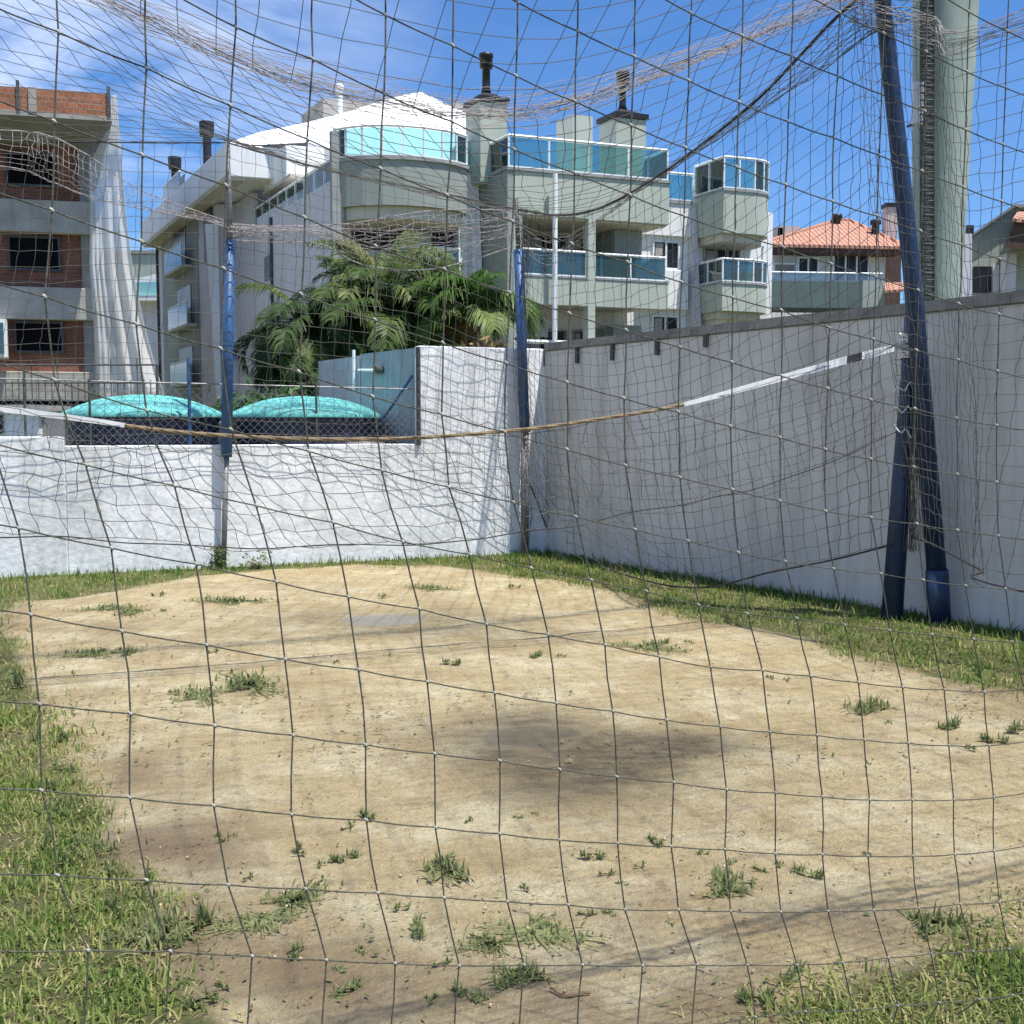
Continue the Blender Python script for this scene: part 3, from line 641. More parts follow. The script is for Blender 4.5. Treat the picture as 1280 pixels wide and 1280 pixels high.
g2 = smooth_curve([PL(u, v, PA, dAB) for u, v in ((284, 300), (340, 303), (400, 305), (450, 330), (520, 338), (580, 328), (648, 306))], 36)
mb, _ = netmesh(lambda u, v: sample(g1, u).lerp(sample(g2, u), v)+nL*(.2*math.sin(math.pi*v)), 40, 10, .0022, 4, 25, .016)
for c in (g1, g2): mb.tube([p+nL*.02 for p in c], .0058, 5)
for k in range(7): mb.tube([wob(sample(g1, i/36).lerp(sample(g2, i/36), .25+.08*k), .06, 3, k)+nL*.15 for i in range(37)], .0025, 4, False)
mb.build('slack_fold', M['threadpink'], t)
t = empty('ball_net', (PB.x, PB.y, 0), 'net panel running along the shaded wall from the back corner to the leaning post', 'net', GRP)
PCi = Vector((3.12, 8.8, 0)); BCd = PCi-PB
botpts = smooth_curve([PB+Vector((0, 0, .9)), G(700, 690, .02)*1, G(760, 712, .03), G(830, 731, .03), G(890, 733, .06), PL(960, 716, PB, BCd), PL(1040, 700, PB, BCd), PY(1115, 681, 8.85)], 50)
for i, p in enumerate(botpts): p.z = max(p.z, .03)
mb, _ = panel(BC, lambda u: sample(botpts, u), 40, 30, 24, .1, nrm=nR); mb.build('mesh_panel', M['thread'], t)
mb = MB(); mb.tube(BC, .013, 6); mb.build('head_cable', M['darkrope'], t)
mb = MB(); mb.tube(botpts, .009, 6); mb.build('foot_rope', M['darkrope'], t)
mb = MB(); rn = random.Random(9)
for k in range(9):                         # threads fanning out from the corner post to the ground
    a = PB+Vector((.02, -.08, .55+.12*k)); b = G(690+24*k, 700+3*k+rn.random()*5, .03); m = a.lerp(b, .55)+Vector((0, 0, -.12-.05*rn.random()))
    mb.tube(smooth_curve([a, m, b], 12), .0026, 4, False)
for k in range(12):                        # bunched corner
    x = rn.gauss(0, .035); y = rn.gauss(0, .035)
    mb.tube([wob(Vector((PB.x-.05+x, PB.y-.05+y, z)), .09, 2.2, k) for z in [BTOP.z-.15*i for i in range(29)]], .0025, 4, False)
mb.build('gathered_corner', M['thread'], t)
mb = MB(); f = smooth_curve([BTOP, PL(655, 285, PB, BCd), PL(690, 300, PB, BCd), PL(735, 282, PB, BCd), PL(790, 246, PB, BCd)], 20)
for k in range(8): mb.tube([wob(p+Vector((0, 0, -.05*k*math.sin(math.pi*min(1, (i+3)/20)))), .05, 3, k) for i, p in enumerate(f)], .0025, 4, False)
mb.build('slack_fold', M['threadpink'], t)
RE = PC+adir*5.5; top4 = smooth_curve([CTOP+Vector((.1, 0, .08)), PY(1160, 28, 8.3), PY(1290, 18, 7.3), Vector((RE.x, RE.y, 5.2))], 24)
bt4 = smooth_curve([PY(1140, 672, 8.85), PY(1165, 680, 8.5), PY(1225, 712, 8.0), PY(1290, 742, 7.4), Vector((RE.x, RE.y, .05))], 24)
t = empty('ball_net', (PC.x, PC.y, 0), 'net panel continuing past the leaning post towards the right edge', 'net', GRP)
mb, _ = panel(top4, lambda u: sample(bt4, u), 36, 32, 26, .05, r=.0022); mb.build('mesh_panel', M['thread'], t)
mb = MB(); mb.tube(bt4, .007, 6); mb.build('foot_rope', M['darkrope'], t)
mb = MB()
for k in range(16): mb.tube([wob(p+Vector((0, 0, .07-.013*k)), .05, 3, k+40) for p in top4], .0024, 4, False)
mb.build('gathered_fold', M['threadpink'], t)
mb = MB(); rn = random.Random(4)
for k in range(22):
    x = rn.gauss(0, .03); mb.tube([wob(PY(1150-(v-440)*.045, v, 8.82)+Vector((x*(.3+abs(v-440)/240), 0, 0)), .04, 3, k) for v in range(400, 700, 12)], .0025, 4, False)
mb.build('gathered_corner', M['thread'], t)
# slack volleyball style net with its taped head line
VD = PD+Vector((.0, -.1, 0))
def vn(u, v): return PL(u, v, VD, (.925, .38))
head = smooth_curve([vn(u, v) for u, v in ((-420, 470), (-200, 493), (0, 511), (125, 527), (187, 536), (275, 544), (400, 549), (525, 547), (662, 536), (760, 522), (844, 508), (950, 480), (1055, 451), (1133, 431))], 90)
foot = smooth_curve([vn(u, v) for u, v in ((-420, 640), (-200, 655), (0, 670), (137, 676), (272, 684), (375, 684), (480, 680), (581, 673), (697, 659), (770, 646), (856, 629), (967, 604), (1040, 575), (1126, 537))], 90)
t = empty('volleyball_net', (PD.x, PD.y, 0), 'slack net across the court with a head line of white tape and bare brown rope', 'net')
mb, _ = netmesh(lambda u, v: wob(sample(head, u).lerp(sample(foot, u), v)+bdir*(.10*v+.03*math.sin(v*9+u*23)), .04, 1.5, 3)-nL*.0, 60, 6, .0022, 4, 31, .010, colwave=.014); mb.build('cord_mesh', M['thread'], t)
mb = MB(); mb.tube([wob(p, .03, 2, 8) for p in foot], .004, 5); mb.build('foot_rope', M['darkrope'], t)
i0 = next(i for i, p in enumerate(head) if p.x > vn(150, 530).x); i1 = next(i for i, p in enumerate(head) if p.x > vn(846, 508).x)
def ribbon(pts, w, th=.008):
    mb = MB(); m = len(pts)
    for i, p in enumerate(pts):
        ww = w[0]+(w[1]-w[0])*i/(m-1); mb.v += [tuple(p+Vector((0, 0, s*ww/2))+nL*y) for s, y in ((-1, -th/2), (-1, th/2), (1, th/2), (1, -th/2))]
    for i in range(m-1):
        for k in range(4): k2 = (k+1) % 4; mb.f.append((4*i+k, 4*i+k2, 4*i+4+k2, 4*i+4+k))
    mb.f += [(0, 1, 2, 3), (4*m-1, 4*m-2, 4*m-3, 4*m-4)]; return mb
ribbon(head[:i0+1], (.05, .028)).build('head_tape', M['tape'], t)
mb = MB()
for k in range(3): mb.tube([p+Vector((0, .006*math.cos(i*1.3+k*2.1), .007*math.sin(i*1.3+k*2.1))) for i, p in enumerate(head[i0:i1+1])], .0085, 6)
mb.build('head_rope', M['rope'], t, smooth=True)
hR = [sample(head, x) for x in np.linspace(i1/90, 1, 40)]
s0 = next(i for i, p in enumerate(hR) if p.x > vn(1056, 451).x); s1 = next(i for i, p in enumerate(hR) if p.x > vn(1075, 444).x)
ribbon(hR[:s0+1], (.030, .062)).build('head_tape', M['tape'], t); ribbon([p+nL*.0 for p in hR[s0:s1+1]], (.062, .064), .009).build('head_tape_band', M['tapedk'], t); ribbon(hR[s1:], (.062, .05)).build('head_tape', M['tape'], t)
tw = smooth_curve([G(u, v, .012) for u, v in ((688, 1235), (705, 1244), (722, 1243), (738, 1240))], 12)
tag(MB().tube([p+Vector((0, 0, .003*math.sin(i*2))) for i, p in enumerate(tw)], .0035, 5).build('twig', M['twig']), 'dry reddish twig lying on bare ground near the lower edge', 'twig')
# ---------------------------------------------------------------- white and sage apartment building
A = Frame((-5.56, 33.0), 70, -28.5); o0 = A.W(0, 0, 0)
apt = empty('apartment_building', o0, 'large white and sage green apartment building with teal glass balconies and black chimney flues', 'building')
def part(name, m, fill, bevel=0, parent=None):
    mb = MB(); fill(mb); return mb.build(name, M[m], parent or apt, bevel=bevel)
lb = lambda *a: (lambda mb: mb.lbox(A, *a))
part('body', 'white', lb(.02, 15.6, 0, 22, -.2, 9.05))
part('side_wall', 'white_shaded', lb(-.2, .018, -1.1, 9.98, -.2, 8.75), .02)
part('side_wall', 'white_shaded', lb(-.2, .018, 7.62, 9.98, 8.753, 10.0))
part('side_wall', 'white_shaded', lb(-.85, .018, 10, 22, -.2, 10.0))
part('corner_pier', 'slab', lb(-.26, .10, -1.28, -1.103, 3.2, 10.1), .01)
part('eave_box', 'white', lb(-1.55, .9, 5.7, 21.8, 10.12, 11.2), .03)
part('eave_soffit', 'beige', lb(-1.5, -.86, 5.8, 21.7, 10.02, 10.117))
part('dormer', 'white', lb(.05, 3.0, 4.2, 6.9, 9.9, 10.95), .02)
part('dormer_soffit', 'beige', lb(.0, 3.0, 3.6, 6.9, 9.80, 9.897))
# roof: sloping face traced at its own depth, closed behind
def roof(mb):
    top = [A.W(-1.5, 5.75, 11.21)]+[A.W((q := A.F(u, v, t))[0], t, q[1]) for u, v, t in ((325,165,6.4),(384,153,7),(434,140,7.6),(480,125,8.2),(503,119,8.5),(526,115,8.8),(565,133,8.6),(600,149,8.3),(625,158,8.2))]
    bot = [A.W(-1.5, 5.74, 11.20)]+[A.W((q := A.F(u, v, t))[0], t, q[1]) for u, v, t in ((325,181,5.75),(384,178,4.8),(434,192,3.4),(480,194,3.2),(503,196,3.1),(526,198,3.1),(565,200,3.0),(600,204,3.0),(625,206,3.0))]
    bk = [p+Vector((A.et[0]*10, A.et[1]*10, -.2)) for p in top]
    n = len(top); b = len(mb.v); mb.v += [tuple(p) for p in bot+top+bk]
    for i in range(n-1): mb.f += [(b+i, b+i+1, b+n+i+1, b+n+i), (b+n+i, b+n+i+1, b+2*n+i+1, b+2*n+i)]
    z = len(mb.v); mb.v += [(p[0], p[1], 9.06) for p in (bot[-1], top[-1], bk[-1])]
    mb.f.append((b+n-1, z, z+1, z+2, b+3*n-1, b+2*n-1))
    z = len(mb.v); mb.v += [(bot[i][0], bot[i][1], 9.06) for i in range(2, n)]
    for i in range(2, n-1): mb.f.append((z+i-2, z+i-1, b+i+1, b+i))
part('roof', 'white', roof)
def fbx(u0, v0, u1, v1, t, t2, pad=0):      # box whose front face on plane t is the traced rectangle
    s0, z1 = A.F(u0, v0, t); s1, _ = A.F(u1, v1, t); _, z0 = A.F(u0, v1, t); return lb(s0, s1, t, t2, z0, z1)
part('roof_block', 'conc', fbx(404, 122, 492, 150, 14, 17)); part('roof_block', 'conc', fbx(566, 128, 604, 152, 12, 14))
for u, v0, v1, t in ((425, 110, 146, 11), (593, 128, 160, 9)):
    s, z0 = A.F(u, v1, t); _, z1 = A.F(u, v0, t)
    def f(mb): mb.lathe(A.W(s, t, 0), [(.11, z0), (.11, z1-.1), (.16, z1-.08), (.17, z1+.05), (.12, z1+.14), (.02, z1+.17)], 16)
    part('vent_pipe', 'rail', f)
# glass rails ------------------------------------------------------------
def rail(pts, z0, z1, name='balcony_glass', gm='glass', step=1.1, pan=.0, parent=None):
    mb = MB(); fr = MB(); P = [A.W(s, t, 0) for s, t in pts]
    for a, b in zip(P, P[1:]):
        d = (b-a); Lh = d.length; d.normalize(); n = max(1, round(Lh/step)); nn = Vector((-d.y, d.x, 0))
        for k in range(n):
            p0 = a+d*(Lh*k/n+.03); p1 = a+d*(Lh*(k+1)/n-.03); mb.wall(p0, p1, z0+.05, z1-.05, .012)
            fr.box(a+d*(Lh*k/n)+Vector((0, 0, (z0+z1)/2)), (.045, .045, z1-z0), math.atan2(d.y, d.x))
        fr.box(b+Vector((0, 0, (z0+z1)/2)), (.045, .045, z1-z0-.004), math.atan2(d.y, d.x))
        fr.tube([a+Vector((0, 0, z1)), b+Vector((0, 0, z1))], .042, 6); fr.box((a+b)/2+Vector((0, 0, z0+.03)), (Lh, .04, .035), math.atan2(d.y, d.x))
    g = mb.build(name, M[gm], parent or apt)
    under(g, fr, 'rail_frame', M['rail']) if not parent else fr.build('rail_frame', M['rail'], parent)
def slabpoly(mb, pts, z0, z1): mb.prism([A.W(s, t, z0) for s, t in pts], (0, 0, z1-z0))
# curved balcony
arc = [(-.12, -1.10), (.1, -1.45), (.45, -1.80), (.95, -2.08), (1.5, -2.22), (2.1, -2.25), (2.7, -2.15), (3.2, -1.97), (3.62, -1.72), (3.72, -1.5)]
full = arc+[(3.95, .0), (.03, .0)]
part('curved_balcony', 'sage_shaded', lambda mb: slabpoly(mb, full, 7.95, 9.22))
part('slab_edge', 'slab', lambda mb: slabpoly(mb, [(s*1.02-.02, t*1.025) for s, t in arc]+[(3.97, .0), (.0, .0)], 9.223, 9.33))
part('balcony_soffit', 'beige', lambda mb: slabpoly(mb, [(1.9+(s-1.9)*.93, t*.92) for s, t in arc]+[(3.7, -.01), (.2, -.01)], 7.60, 7.947))
rail([(s, t*.985) for s, t in arc]+[(3.9, -.1)], 9.335, 10.18, step=.62)
# side terrace rail
rail([(-.09, -1.05), (-.09, 7.55)], 8.76, 9.42, step=.95)
# bay between the balcony and the sage block
part('bay_wall', 'white', lb(3.98, 4.64, -.35, -.003, -.2, 9.42), .01); part('bay_ledge', 'slab', lb(3.98, 4.64, -.42, -.003, 9.423, 9.5))
rail([(3.98, -.36), (4.62, -.36)], 9.5, 10.45)
def window(u0, v0, u1, v1, t, bars=2, frame='rail', glass='dark', lou=0):
    s0, z1 = A.F(u0, v0, t); s1, _ = A.F(u1, v1, t); _, z0 = A.F(u0, v1, t)
    w = part('window', glass, lb(s0, s1, t-.03, t+.02, z0, z1)); fr = MB()
    for a, b, c, d in ((s0-.05, s1+.05, z1, z1+.06), (s0-.05, s1+.05, z0-.06, z0), (s0-.05, s0, z0, z1), (s1, s1+.05, z0, z1)): fr.lbox(A, a, b, t-.07, t-.002, c, d)
    for k in range(1, bars): x = s0+(s1-s0)*k/bars; fr.lbox(A, x-.025, x+.025, t-.06, t-.031, z0, z1)
    for k in range(lou): z = z0+(z1-z0)*(k+.5)/lou; fr.lbox(A, s0, s1, t-.06, t-.032, z-.012, z+.012)
    under(w, fr, 'frame', M[frame])
window(441, 284, 500, 309, -.004, 2, 'darkframe', lou=5); window(541, 281, 585, 318, -.004, 2, 'darkframe', lou=6)
window(441, 372, 500, 420, -.004, 2, 'darkframe'); window(541, 372, 585, 420, -.004, 2, 'darkframe')
part('window_shelf', 'rail', fbx(494, 306, 576, 310, -1.3, -.004)); s0 = A.F(497, 310, -1.3)[0]; s1 = A.F(574, 310, -1.3)[0]
rail([(s0, -.05), (s0, -1.3), (s1, -1.3), (s1, -.05)], 6.02, 6.95, step=.8); part('balcony_slab', 'green', lb(s0-.05, s1+.05, -1.38, -.004, 5.2, 6.0))
def fin(mb): mb.hexa([A.W(*p) for p in ((.95, -.62, 2), (1.55, -.62, 2), (1.55, -.01, 2), (.95, -.01, 2), (1.3, -.12, 8.9), (1.5, -.12, 8.9), (1.5, -.01, 8.9), (1.3, -.01, 8.9))])
part('buttress', 'white', lambda mb: mb.hexa([A.W(*p) for p in ((1.95, -.55, 2), (2.55, -.55, 2), (2.55, -.01, 2), (1.95, -.01, 2), (2.3, -.08, 7.6), (2.6, -.08, 7.6), (2.6, -.01, 7.6), (2.3, -.01, 7.6))]))
part('buttress', 'white', lambda mb: mb.hexa([A.W(*p) for p in ((4.2, -1.05, 2), (4.60, -1.05, 2), (4.60, -.36, 2), (4.2, -.36, 2), (4.35, -.42, 9.1), (4.60, -.42, 9.1), (4.60, -.36, 9.1), (4.35, -.36, 9.1))]))
# sage block with two storeys of balconies
part('block_side', 'sage_shaded', lb(4.65, 4.85, -2.2, -.003, -.2, 9.2), .01)
part('block_pier', 'green', lb(4.853, 5.12, -2.2, -1.7, -.2, 7.9))
part('parapet_band', 'green', lb(4.853, 10.05, -2.2, -.003, 7.93, 9.2), .015); part('slab_edge', 'slab', lb(4.62, 10.08, -2.24, -.003, 9.203, 9.29))
rail([(4.72, .3), (4.72, -2.15), (7.3, -2.15), (10.0, -2.15), (10.0, -.1)], 9.293, 10.22, step=1.35)
part('block_pier', 'green', lb(7.28, 7.53, -2.205, -1.9, -.2, 7.927), .01)
part('block_soffit', 'beige', lb(4.86, 10.0, -2.1, -.003, 7.88, 7.926))
for z0, z1 in ((5.3, 6.12), (2.3, 3.12)):
    part('parapet_band', 'green', lb(5.123, 7.277, -2.2, -1.95, z0, z1), .01); part('parapet_band', 'green', lb(7.533, 10.05, -2.2, -1.95, z0, z1), .01)
    part('floor_slab', 'beige', lb(4.86, 10.0, -1.947, -.003, z0+.1, z0+.32))
    part('slab_edge', 'slab', lb(5.123, 7.277, -2.22, -1.94, z1+.003, z1+.06)); part('slab_edge', 'slab', lb(7.533, 10.07, -2.22, -1.94, z1+.003, z1+.06))
    rail([(5.15, -2.1), (7.26, -2.1)], z1+.063, z1+.82, gm='glassdk', step=1.0); rail([(7.56, -2.1), (10.0, -2.1)], z1+.063, z1+.80, gm='glassdk', step=1.0)
part('end_wall', 'green', lb(9.85, 10.04, -1.94, -.003, 5.63, 6.9))
for zz in (5.62, 2.62):
    part('partition_block', 'sage_shaded', lb(8.75, 9.72, -1.25, -.003, zz, zz+2.25), .01)
def lwin(s0, s1, z0, z1, t=-.004, bars=2, poster=False, frame='conc'):
    w = part('window', 'dark', lb(s0, s1, t-.03, t-.002, z0, z1)); fr = MB()
    for a, b, c, d in ((s0-.06, s1+.06, z1, z1+.07), (s0-.06, s1+.06, z0-.07, z0), (s0-.06, s0, z0, z1), (s1, s1+.06, z0, z1)): fr.lbox(A, a, b, t-.07, t-.002, c, d)
    for k in range(1, bars): x = s0+(s1-s0)*k/bars; fr.lbox(A, x-.03, x+.03, t-.06, t-.031, z0, z1)
    under(w, fr, 'frame', M[frame])
    under(w, MB().lbox(A, s0+.06, s0+(s1-s0)*.38, t-.034, t-.0305, z0+.05, z1-.04), 'curtain', M['conc'])
for zz in (5.62, 2.62): lwin(6.35, 7.75, zz+.3, zz+2.1, bars=2); lwin(8.85, 9.55-.02, zz, zz+2.1, bars=1) if False else lwin(8.05, 8.65, zz+.02, zz+2.1, bars=1)
part('poster', 'poster', fbx(669, 394, 685, 421, -.09, -.075))
part('rail_bar', 'rail', lambda mb: mb.tube([A.W(5.1, -2.3, 4.17), A.W(7.9, -2.3, 4.17)], .06, 8))
s, z1 = A.F(694, 217, -2.45); 
part('downpipe', 'rail', lambda mb: mb.tube([A.W(s, -2.45, 1), A.W(s, -2.45, z1)], .075, 10))
# white bay to its right
lwin(10.95, 11.85, 6.95, 7.78, bars=2, frame='rail'); lwin(10.95, 11.85, 4.2, 5.3, bars=2, frame='rail')
part('bay_ledge', 'white', lb(10.4, 12.1, -.3, -.004, 5.55, 6.85), .02); part('bay_ledge', 'slab', lb(10.1, 12.3, -.2, -.004, 9.06, 9.16))
part('bay_wall', 'white', lb(10.1, 12.35, -.16, -.006, 8.0, 9.057))
rail([(10.08, -.18), (12.3, -.18)], 9.163, 10.05, step=.9)
part('buttress', 'white_shaded', lambda mb: mb.hexa([A.W(*p) for p in ((12.12, -1.0, 0), (12.42, -1.0, 0), (12.42, -.01, 0), (12.12, -.01, 0), (12.3, -.2, 9.05), (12.42, -.2, 9.05), (12.42, -.01, 9.05), (12.3, -.01, 9.05))]))
# rounded end block
rb2 = [(12.44, -1.6), (13.6, -1.6), (14.0, -1.52), (14.35, -1.3), (14.62, -.95), (14.75, -.5), (14.78, -.003), (12.44, -.003)]
part('rounded_balcony', 'green', lambda mb: slabpoly(mb, rb2, 7.95, 9.28)); part('slab_edge', 'slab', lambda mb: slabpoly(mb, [(13.5+(s-13.5)*1.02, t*1.02) for s, t in rb2], 9.283, 9.36))
part('balcony_soffit', 'beige', lambda mb: slabpoly(mb, [(13.5+(s-13.5)*.9, t*.85-.002) for s, t in rb2], 7.7, 7.947))
rail([(12.46, -.05)]+rb2[:6], 9.363, 10.36, step=.7)
part('rounded_balcony', 'green', lambda mb: slabpoly(mb, rb2, 5.42, 6.3)); part('slab_edge', 'slab', lambda mb: slabpoly(mb, [(13.5+(s-13.5)*1.02, t*1.02) for s, t in rb2], 6.303, 6.36))
part('balcony_soffit', 'beige', lambda mb: slabpoly(mb, [(13.5+(s-13.5)*.9, t*.85-.002) for s, t in rb2], 5.2, 5.417))
rail([(12.46, -.05)]+rb2[:6], 6.363, 7.1, gm='glassdk', step=.7)
lwin(12.9, 14.2, 6.4, 7.65, bars=3); part('pier', 'rail', lambda mb: mb.tube([A.W(14.5, -.9, 6.3), A.W(14.5, -.9, 7.7)], .05, 8))
part('rounded_base', 'white', lambda mb: slabpoly(mb, [(13.4+(s-13.4)*.7, t*.6-.002) for s, t in rb2], 2.5, 5.197))
# roof terrace walls and chimneys
part('terrace_wall', 'white_shaded', lb(5.3, 8.6, 3.2, 3.5, 9.06, 10.5)); s0, z1 = A.F(716, 143, 2.0); s1, _ = A.F(741, 147, 2.0)
part('terrace_wall', 'green', lb(s0, s1, 2.0, 3.1, 9.06, z1))
def chimney(u0, v0, u1, v1, t, dep, su, s_top, s_mid, s_bot, rw, rn_, grille=False):
    s0, z1 = A.F(u0, v0, t); s1, _ = A.F(u1, v0, t); ch = part('chimney', 'green', lb(s0, s1, t, t+dep, 9.06, z1), .015)
    g = .055; h = MB().lbox(A, s0-g, s1+g, t-g, t+dep+g, z1+.003, z1+.17)
    sm, tm = (s0+s1)/2, t+dep/2; c = A.W(sm, tm, 0)
    q = [A.W(a, b, z1+.173) for a, b in ((s0+.05, t+.05), (s1-.05, t+.05), (s1-.05, t+dep-.05), (s0+.05, t+dep-.05))]+[A.W(sm+a, tm+b, z1+.36) for a, b in ((-.18, -.18), (.18, -.18), (.18, .18), (-.18, .18))]
    h.hexa(q); under(ch, h, 'chimney_cap', M['black'])
    zt = A.F(su, s_top, tm)[1]; zm = A.F(su, s_mid, tm)[1]
    under(ch, MB().lathe(c, [(.17, z1+.34), (rn_, z1+.55), (rn_, zm), (rw, zm+.03), (rw, zt-.12), (rw*1.12, zt-.1), (rw*1.1, zt), (.03, zt+.03)], 20), 'flue', M['black'], True)
    if grille:
        gm = MB()
        for k in range(7): gm.lbox(A, s1+.002, s1+.05, t+.1, t+dep-.1, 9.9+.2*k, 10.0+.2*k)
        under(ch, gm, 'vent_grille', M['black'])
chimney(600, 126, 634, 215, -1.0, 1.0, 617, 69, 88, 110, .20, .125, True)
chimney(770, 146, 808, 215, -1.0, 1.0, 787, 91, 108, 125, .20, .11)
for u, v0, v1, s_ in ((259, 152, 190, .3), (219, 196, 228, .3)):
    t0 = A.S(u, v1, s_)[0]; z0 = A.S(u, v1, s_)[1]; z1 = A.S(u, v0, s_)[1]; c = A.W(s_, t0, 0)
    part('flue', 'black', lambda mb: mb.lathe(c, [(.20, z0-1.4), (.18, z0), (.18, z0+(z1-z0)*.5), (.30, z0+(z1-z0)*.52), (.32, z1), (.05, z1+.03)], 16))
# openings of the long side
def sbox(u0, v0, u1, v1, s, d):
    t1, z1 = A.S(u0, v0, s); t0, _ = A.S(u1, v0, s); z0 = A.S(u0, v1, s)[1]; return lb(s-d, s, t0, t1, z0, z1)
part('window', 'dark', sbox(331, 322, 338, 352, -.203, .03)); part('window', 'dark', sbox(333, 400, 340, 425, -.203, .03))
part('side_panel', 'sage_shaded', lambda mb: mb.lbox(A, -.90, -.853, 13.2, 20.6, -.2, 10.0))
for u0, v0, u1, v1 in ((216, 232, 231, 262), (217, 288, 232, 345), (222, 364, 239, 414), (225, 437, 241, 482)):
    w = part('window', 'dark', sbox(u0, v0, u1, v1, -.903, .03))
    t1, z1 = A.S(u0, v0, -.903); t0, _ = A.S(u1, v0, -.903); z0 = A.S(u0, v1, -.903)[1]
    under(w, MB().lbox(A, -1.35, -.94, t0-1.2, t1+.1, z0-.12, z0), 'sill_slab', M['green'])
    under(w, MB().lbox(A, -1.33, -1.30, t0-1.1, t1, z0+.003, z0+.85), 'rail_glass', M['glassdk'])
    fr = MB().tube([A.W(-1.32, t0-1.1, z0+.9), A.W(-1.32, t1, z0+.9)], .03, 6); under(w, fr, 'rail_bar', M['rail'])
part('recess_shade', 'darkframe', sbox(254, 250, 264, 330, -.903, .02))  # flat dark panel, the shade of a recess put into its colour
part('small_window', 'darkframe', sbox(207, 342, 212, 362, -.853, .03)); part('small_window', 'darkframe', sbox(212, 448, 217, 470, -.853, .03))
part('pipe', 'darkframe', lambda mb: mb.tube([A.W(-.92, 21.6, 0), A.W(-.92, 21.6, 10)], .06, 6)); part('pipe', 'darkframe', lambda mb: mb.tube([A.W(-.26, 5.0, 0), A.W(-.26, 5.0, 8.7)], .05, 6))  # second one is a dark rod standing in for a recess's shade
part('fin_wall', 'white', lambda mb: mb.hexa([A.W(*p) for p in ((-.95, 9.9, 1), (-.87, 9.9, 1), (-.87, 9.99, 1), (-.95, 9.99, 1), (-1.3, 9.8, 9.2), (-.86, 9.8, 9.2), (-.86, 9.99, 9.2), (-1.3, 9.99, 9.2))]))
# ---------------------------------------------------------------- unfinished brick building and its dust sheet
B = Frame(tuple(PY(118, 400, 37))[:2], 76, -23.5); ob = B.W(0, 0, 0)
bb = empty('unfinished_building', ob, 'unfinished brick and concrete building with dark empty window openings', 'building')
def bp(name, m, *a, bevel=0, parent=None):
    o = MB().lbox(B, *a).build(name, M[m], bb, bevel=bevel); return o
def bz(v): return B.F(60, v, 0)[1]
zb = [bz(v) for v in (500, 465, 400, 360, 292, 252, 195)]
bp('ground_floor', 'void', -9, -.3, .5, 9, -.2, zb[0]-.003)  # solid black block, shade under the floors put into its colour
for z0, z1 in ((zb[0], zb[1]), (zb[2], zb[3]), (zb[4], zb[5])): bp('floor_band', 'block' if z0 == zb[0] else 'conc', -9, .12, -.25, 9, z0, z1, bevel=.02)
for z0, z1, wins in ((zb[1], zb[2], ((20, 404, 77, 438),)), (zb[3], zb[4], ((12, 297, 73, 335),)), (zb[5], zb[6]+.35, ((9, 192, 66, 229),))):
    bp('brick_wall', 'brick_dk', -9, -.35, .15, 9, z0+.003, z1-.003); bp('corner_column', 'conc_dk', -.347, .0, .0, 9, z0+.003, z1-.003)
    for u0, v0, u1, v1 in wins:
        s0, za = B.F(u0, v0, .15); s1, _ = B.F(u1, v1, .15); _, zc = B.F(u0, v1, .15)
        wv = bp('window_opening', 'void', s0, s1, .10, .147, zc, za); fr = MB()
        for a, b, c, d in ((s0-.08, s1+.08, za, za+.08), (s0-.08, s1+.08, zc-.08, zc), (s0-.08, s0, zc, za), (s1, s1+.08, zc, za)): fr.lbox(B, a, b, .07, .147, c, d)
        under(wv, fr, 'lintel_frame', M['darkframe'])
sx, zt = B.F(138, 117, -1.9); _, zq = B.F(138, 152, -1.9); z7 = zb[6]+.35
MB().hexa([B.W(-9, -.05, z7), B.W(-.1, -.05, z7), B.W(-.1, 9, z7), B.W(-9, 9, z7), B.W(-9, -1.9, zq), B.W(sx, -1.9, zq), B.W(sx, 9, zq), B.W(-9, 9, zq)]).build('sloping_soffit', M['conc_dk'], bb)
bp('parapet_slab', 'conc', -9, sx+.03, -1.93, 9, zq+.003, zq+.14)
bp('brick_parapet', 'brick', -9, sx, -1.9, -1.7, zq+.143, zt)
for u in (41, 23, 136): s_ = B.F(u, 140, -1.9)[0]; bp('rebar_stub' if u != 41 else 'concrete_stub', 'tdark' if u != 41 else 'conc', s_-(.05 if u != 41 else .12), s_+(.05 if u != 41 else .12), -1.96, -1.903, zq+.14, zt+(.2 if u != 41 else .02))
fr = MB(); s_, zz = B.F(4, 423, -1.2)
bp('white_window_box', 'rail', s_-1, s_+.12, -1.25, -.26, zz-.6, zz+.62)
bp('window_pane', 'glassdk', s_-.9, s_+.02, -1.28, -1.253, zz-.5, zz+.5)
def tarp():
    prof = [(119, 145, 140), (155, 149, 138), (207, 153, 111), (260, 157, 113), (330, 165, 112), (400, 179, 117), (450, 192, 118), (494, 206, 118)]
    mb = MB(); n = 46; rows = []
    for k in range(36):
        x = k/35*(len(prof)-1); i = min(int(x), len(prof)-2); f = x-i; a, b = prof[i], prof[i+1]; v, uR, uL = (a[j]+(b[j]-a[j])*f for j in range(3))
        row = []
        for j in range(n+1):
            g = j/n; u = uL+(uR-uL)*g; t = -.45-1.35*max(0, 1-k/9)+.34*(k/35+.12)*noise.noise(Vector((g*7, k*.05, 2)))+.16*(k/35+.1)*noise.noise(Vector((g*19, k*.09, 5)))+.05*noise.noise(Vector((g*5, k*.5, 8)))-1.6*(k/35)**2*g
            s_, z_ = B.F(u, v, t); row.append(B.W(s_, t, z_))
        rows.append(row)
    for r_ in rows: mb.v += [tuple(p) for p in r_]
    for k in range(35):
        for j in range(n): q = k*(n+1)+j; mb.f.append((q, q+1, q+n+2, q+n+1))
    return mb
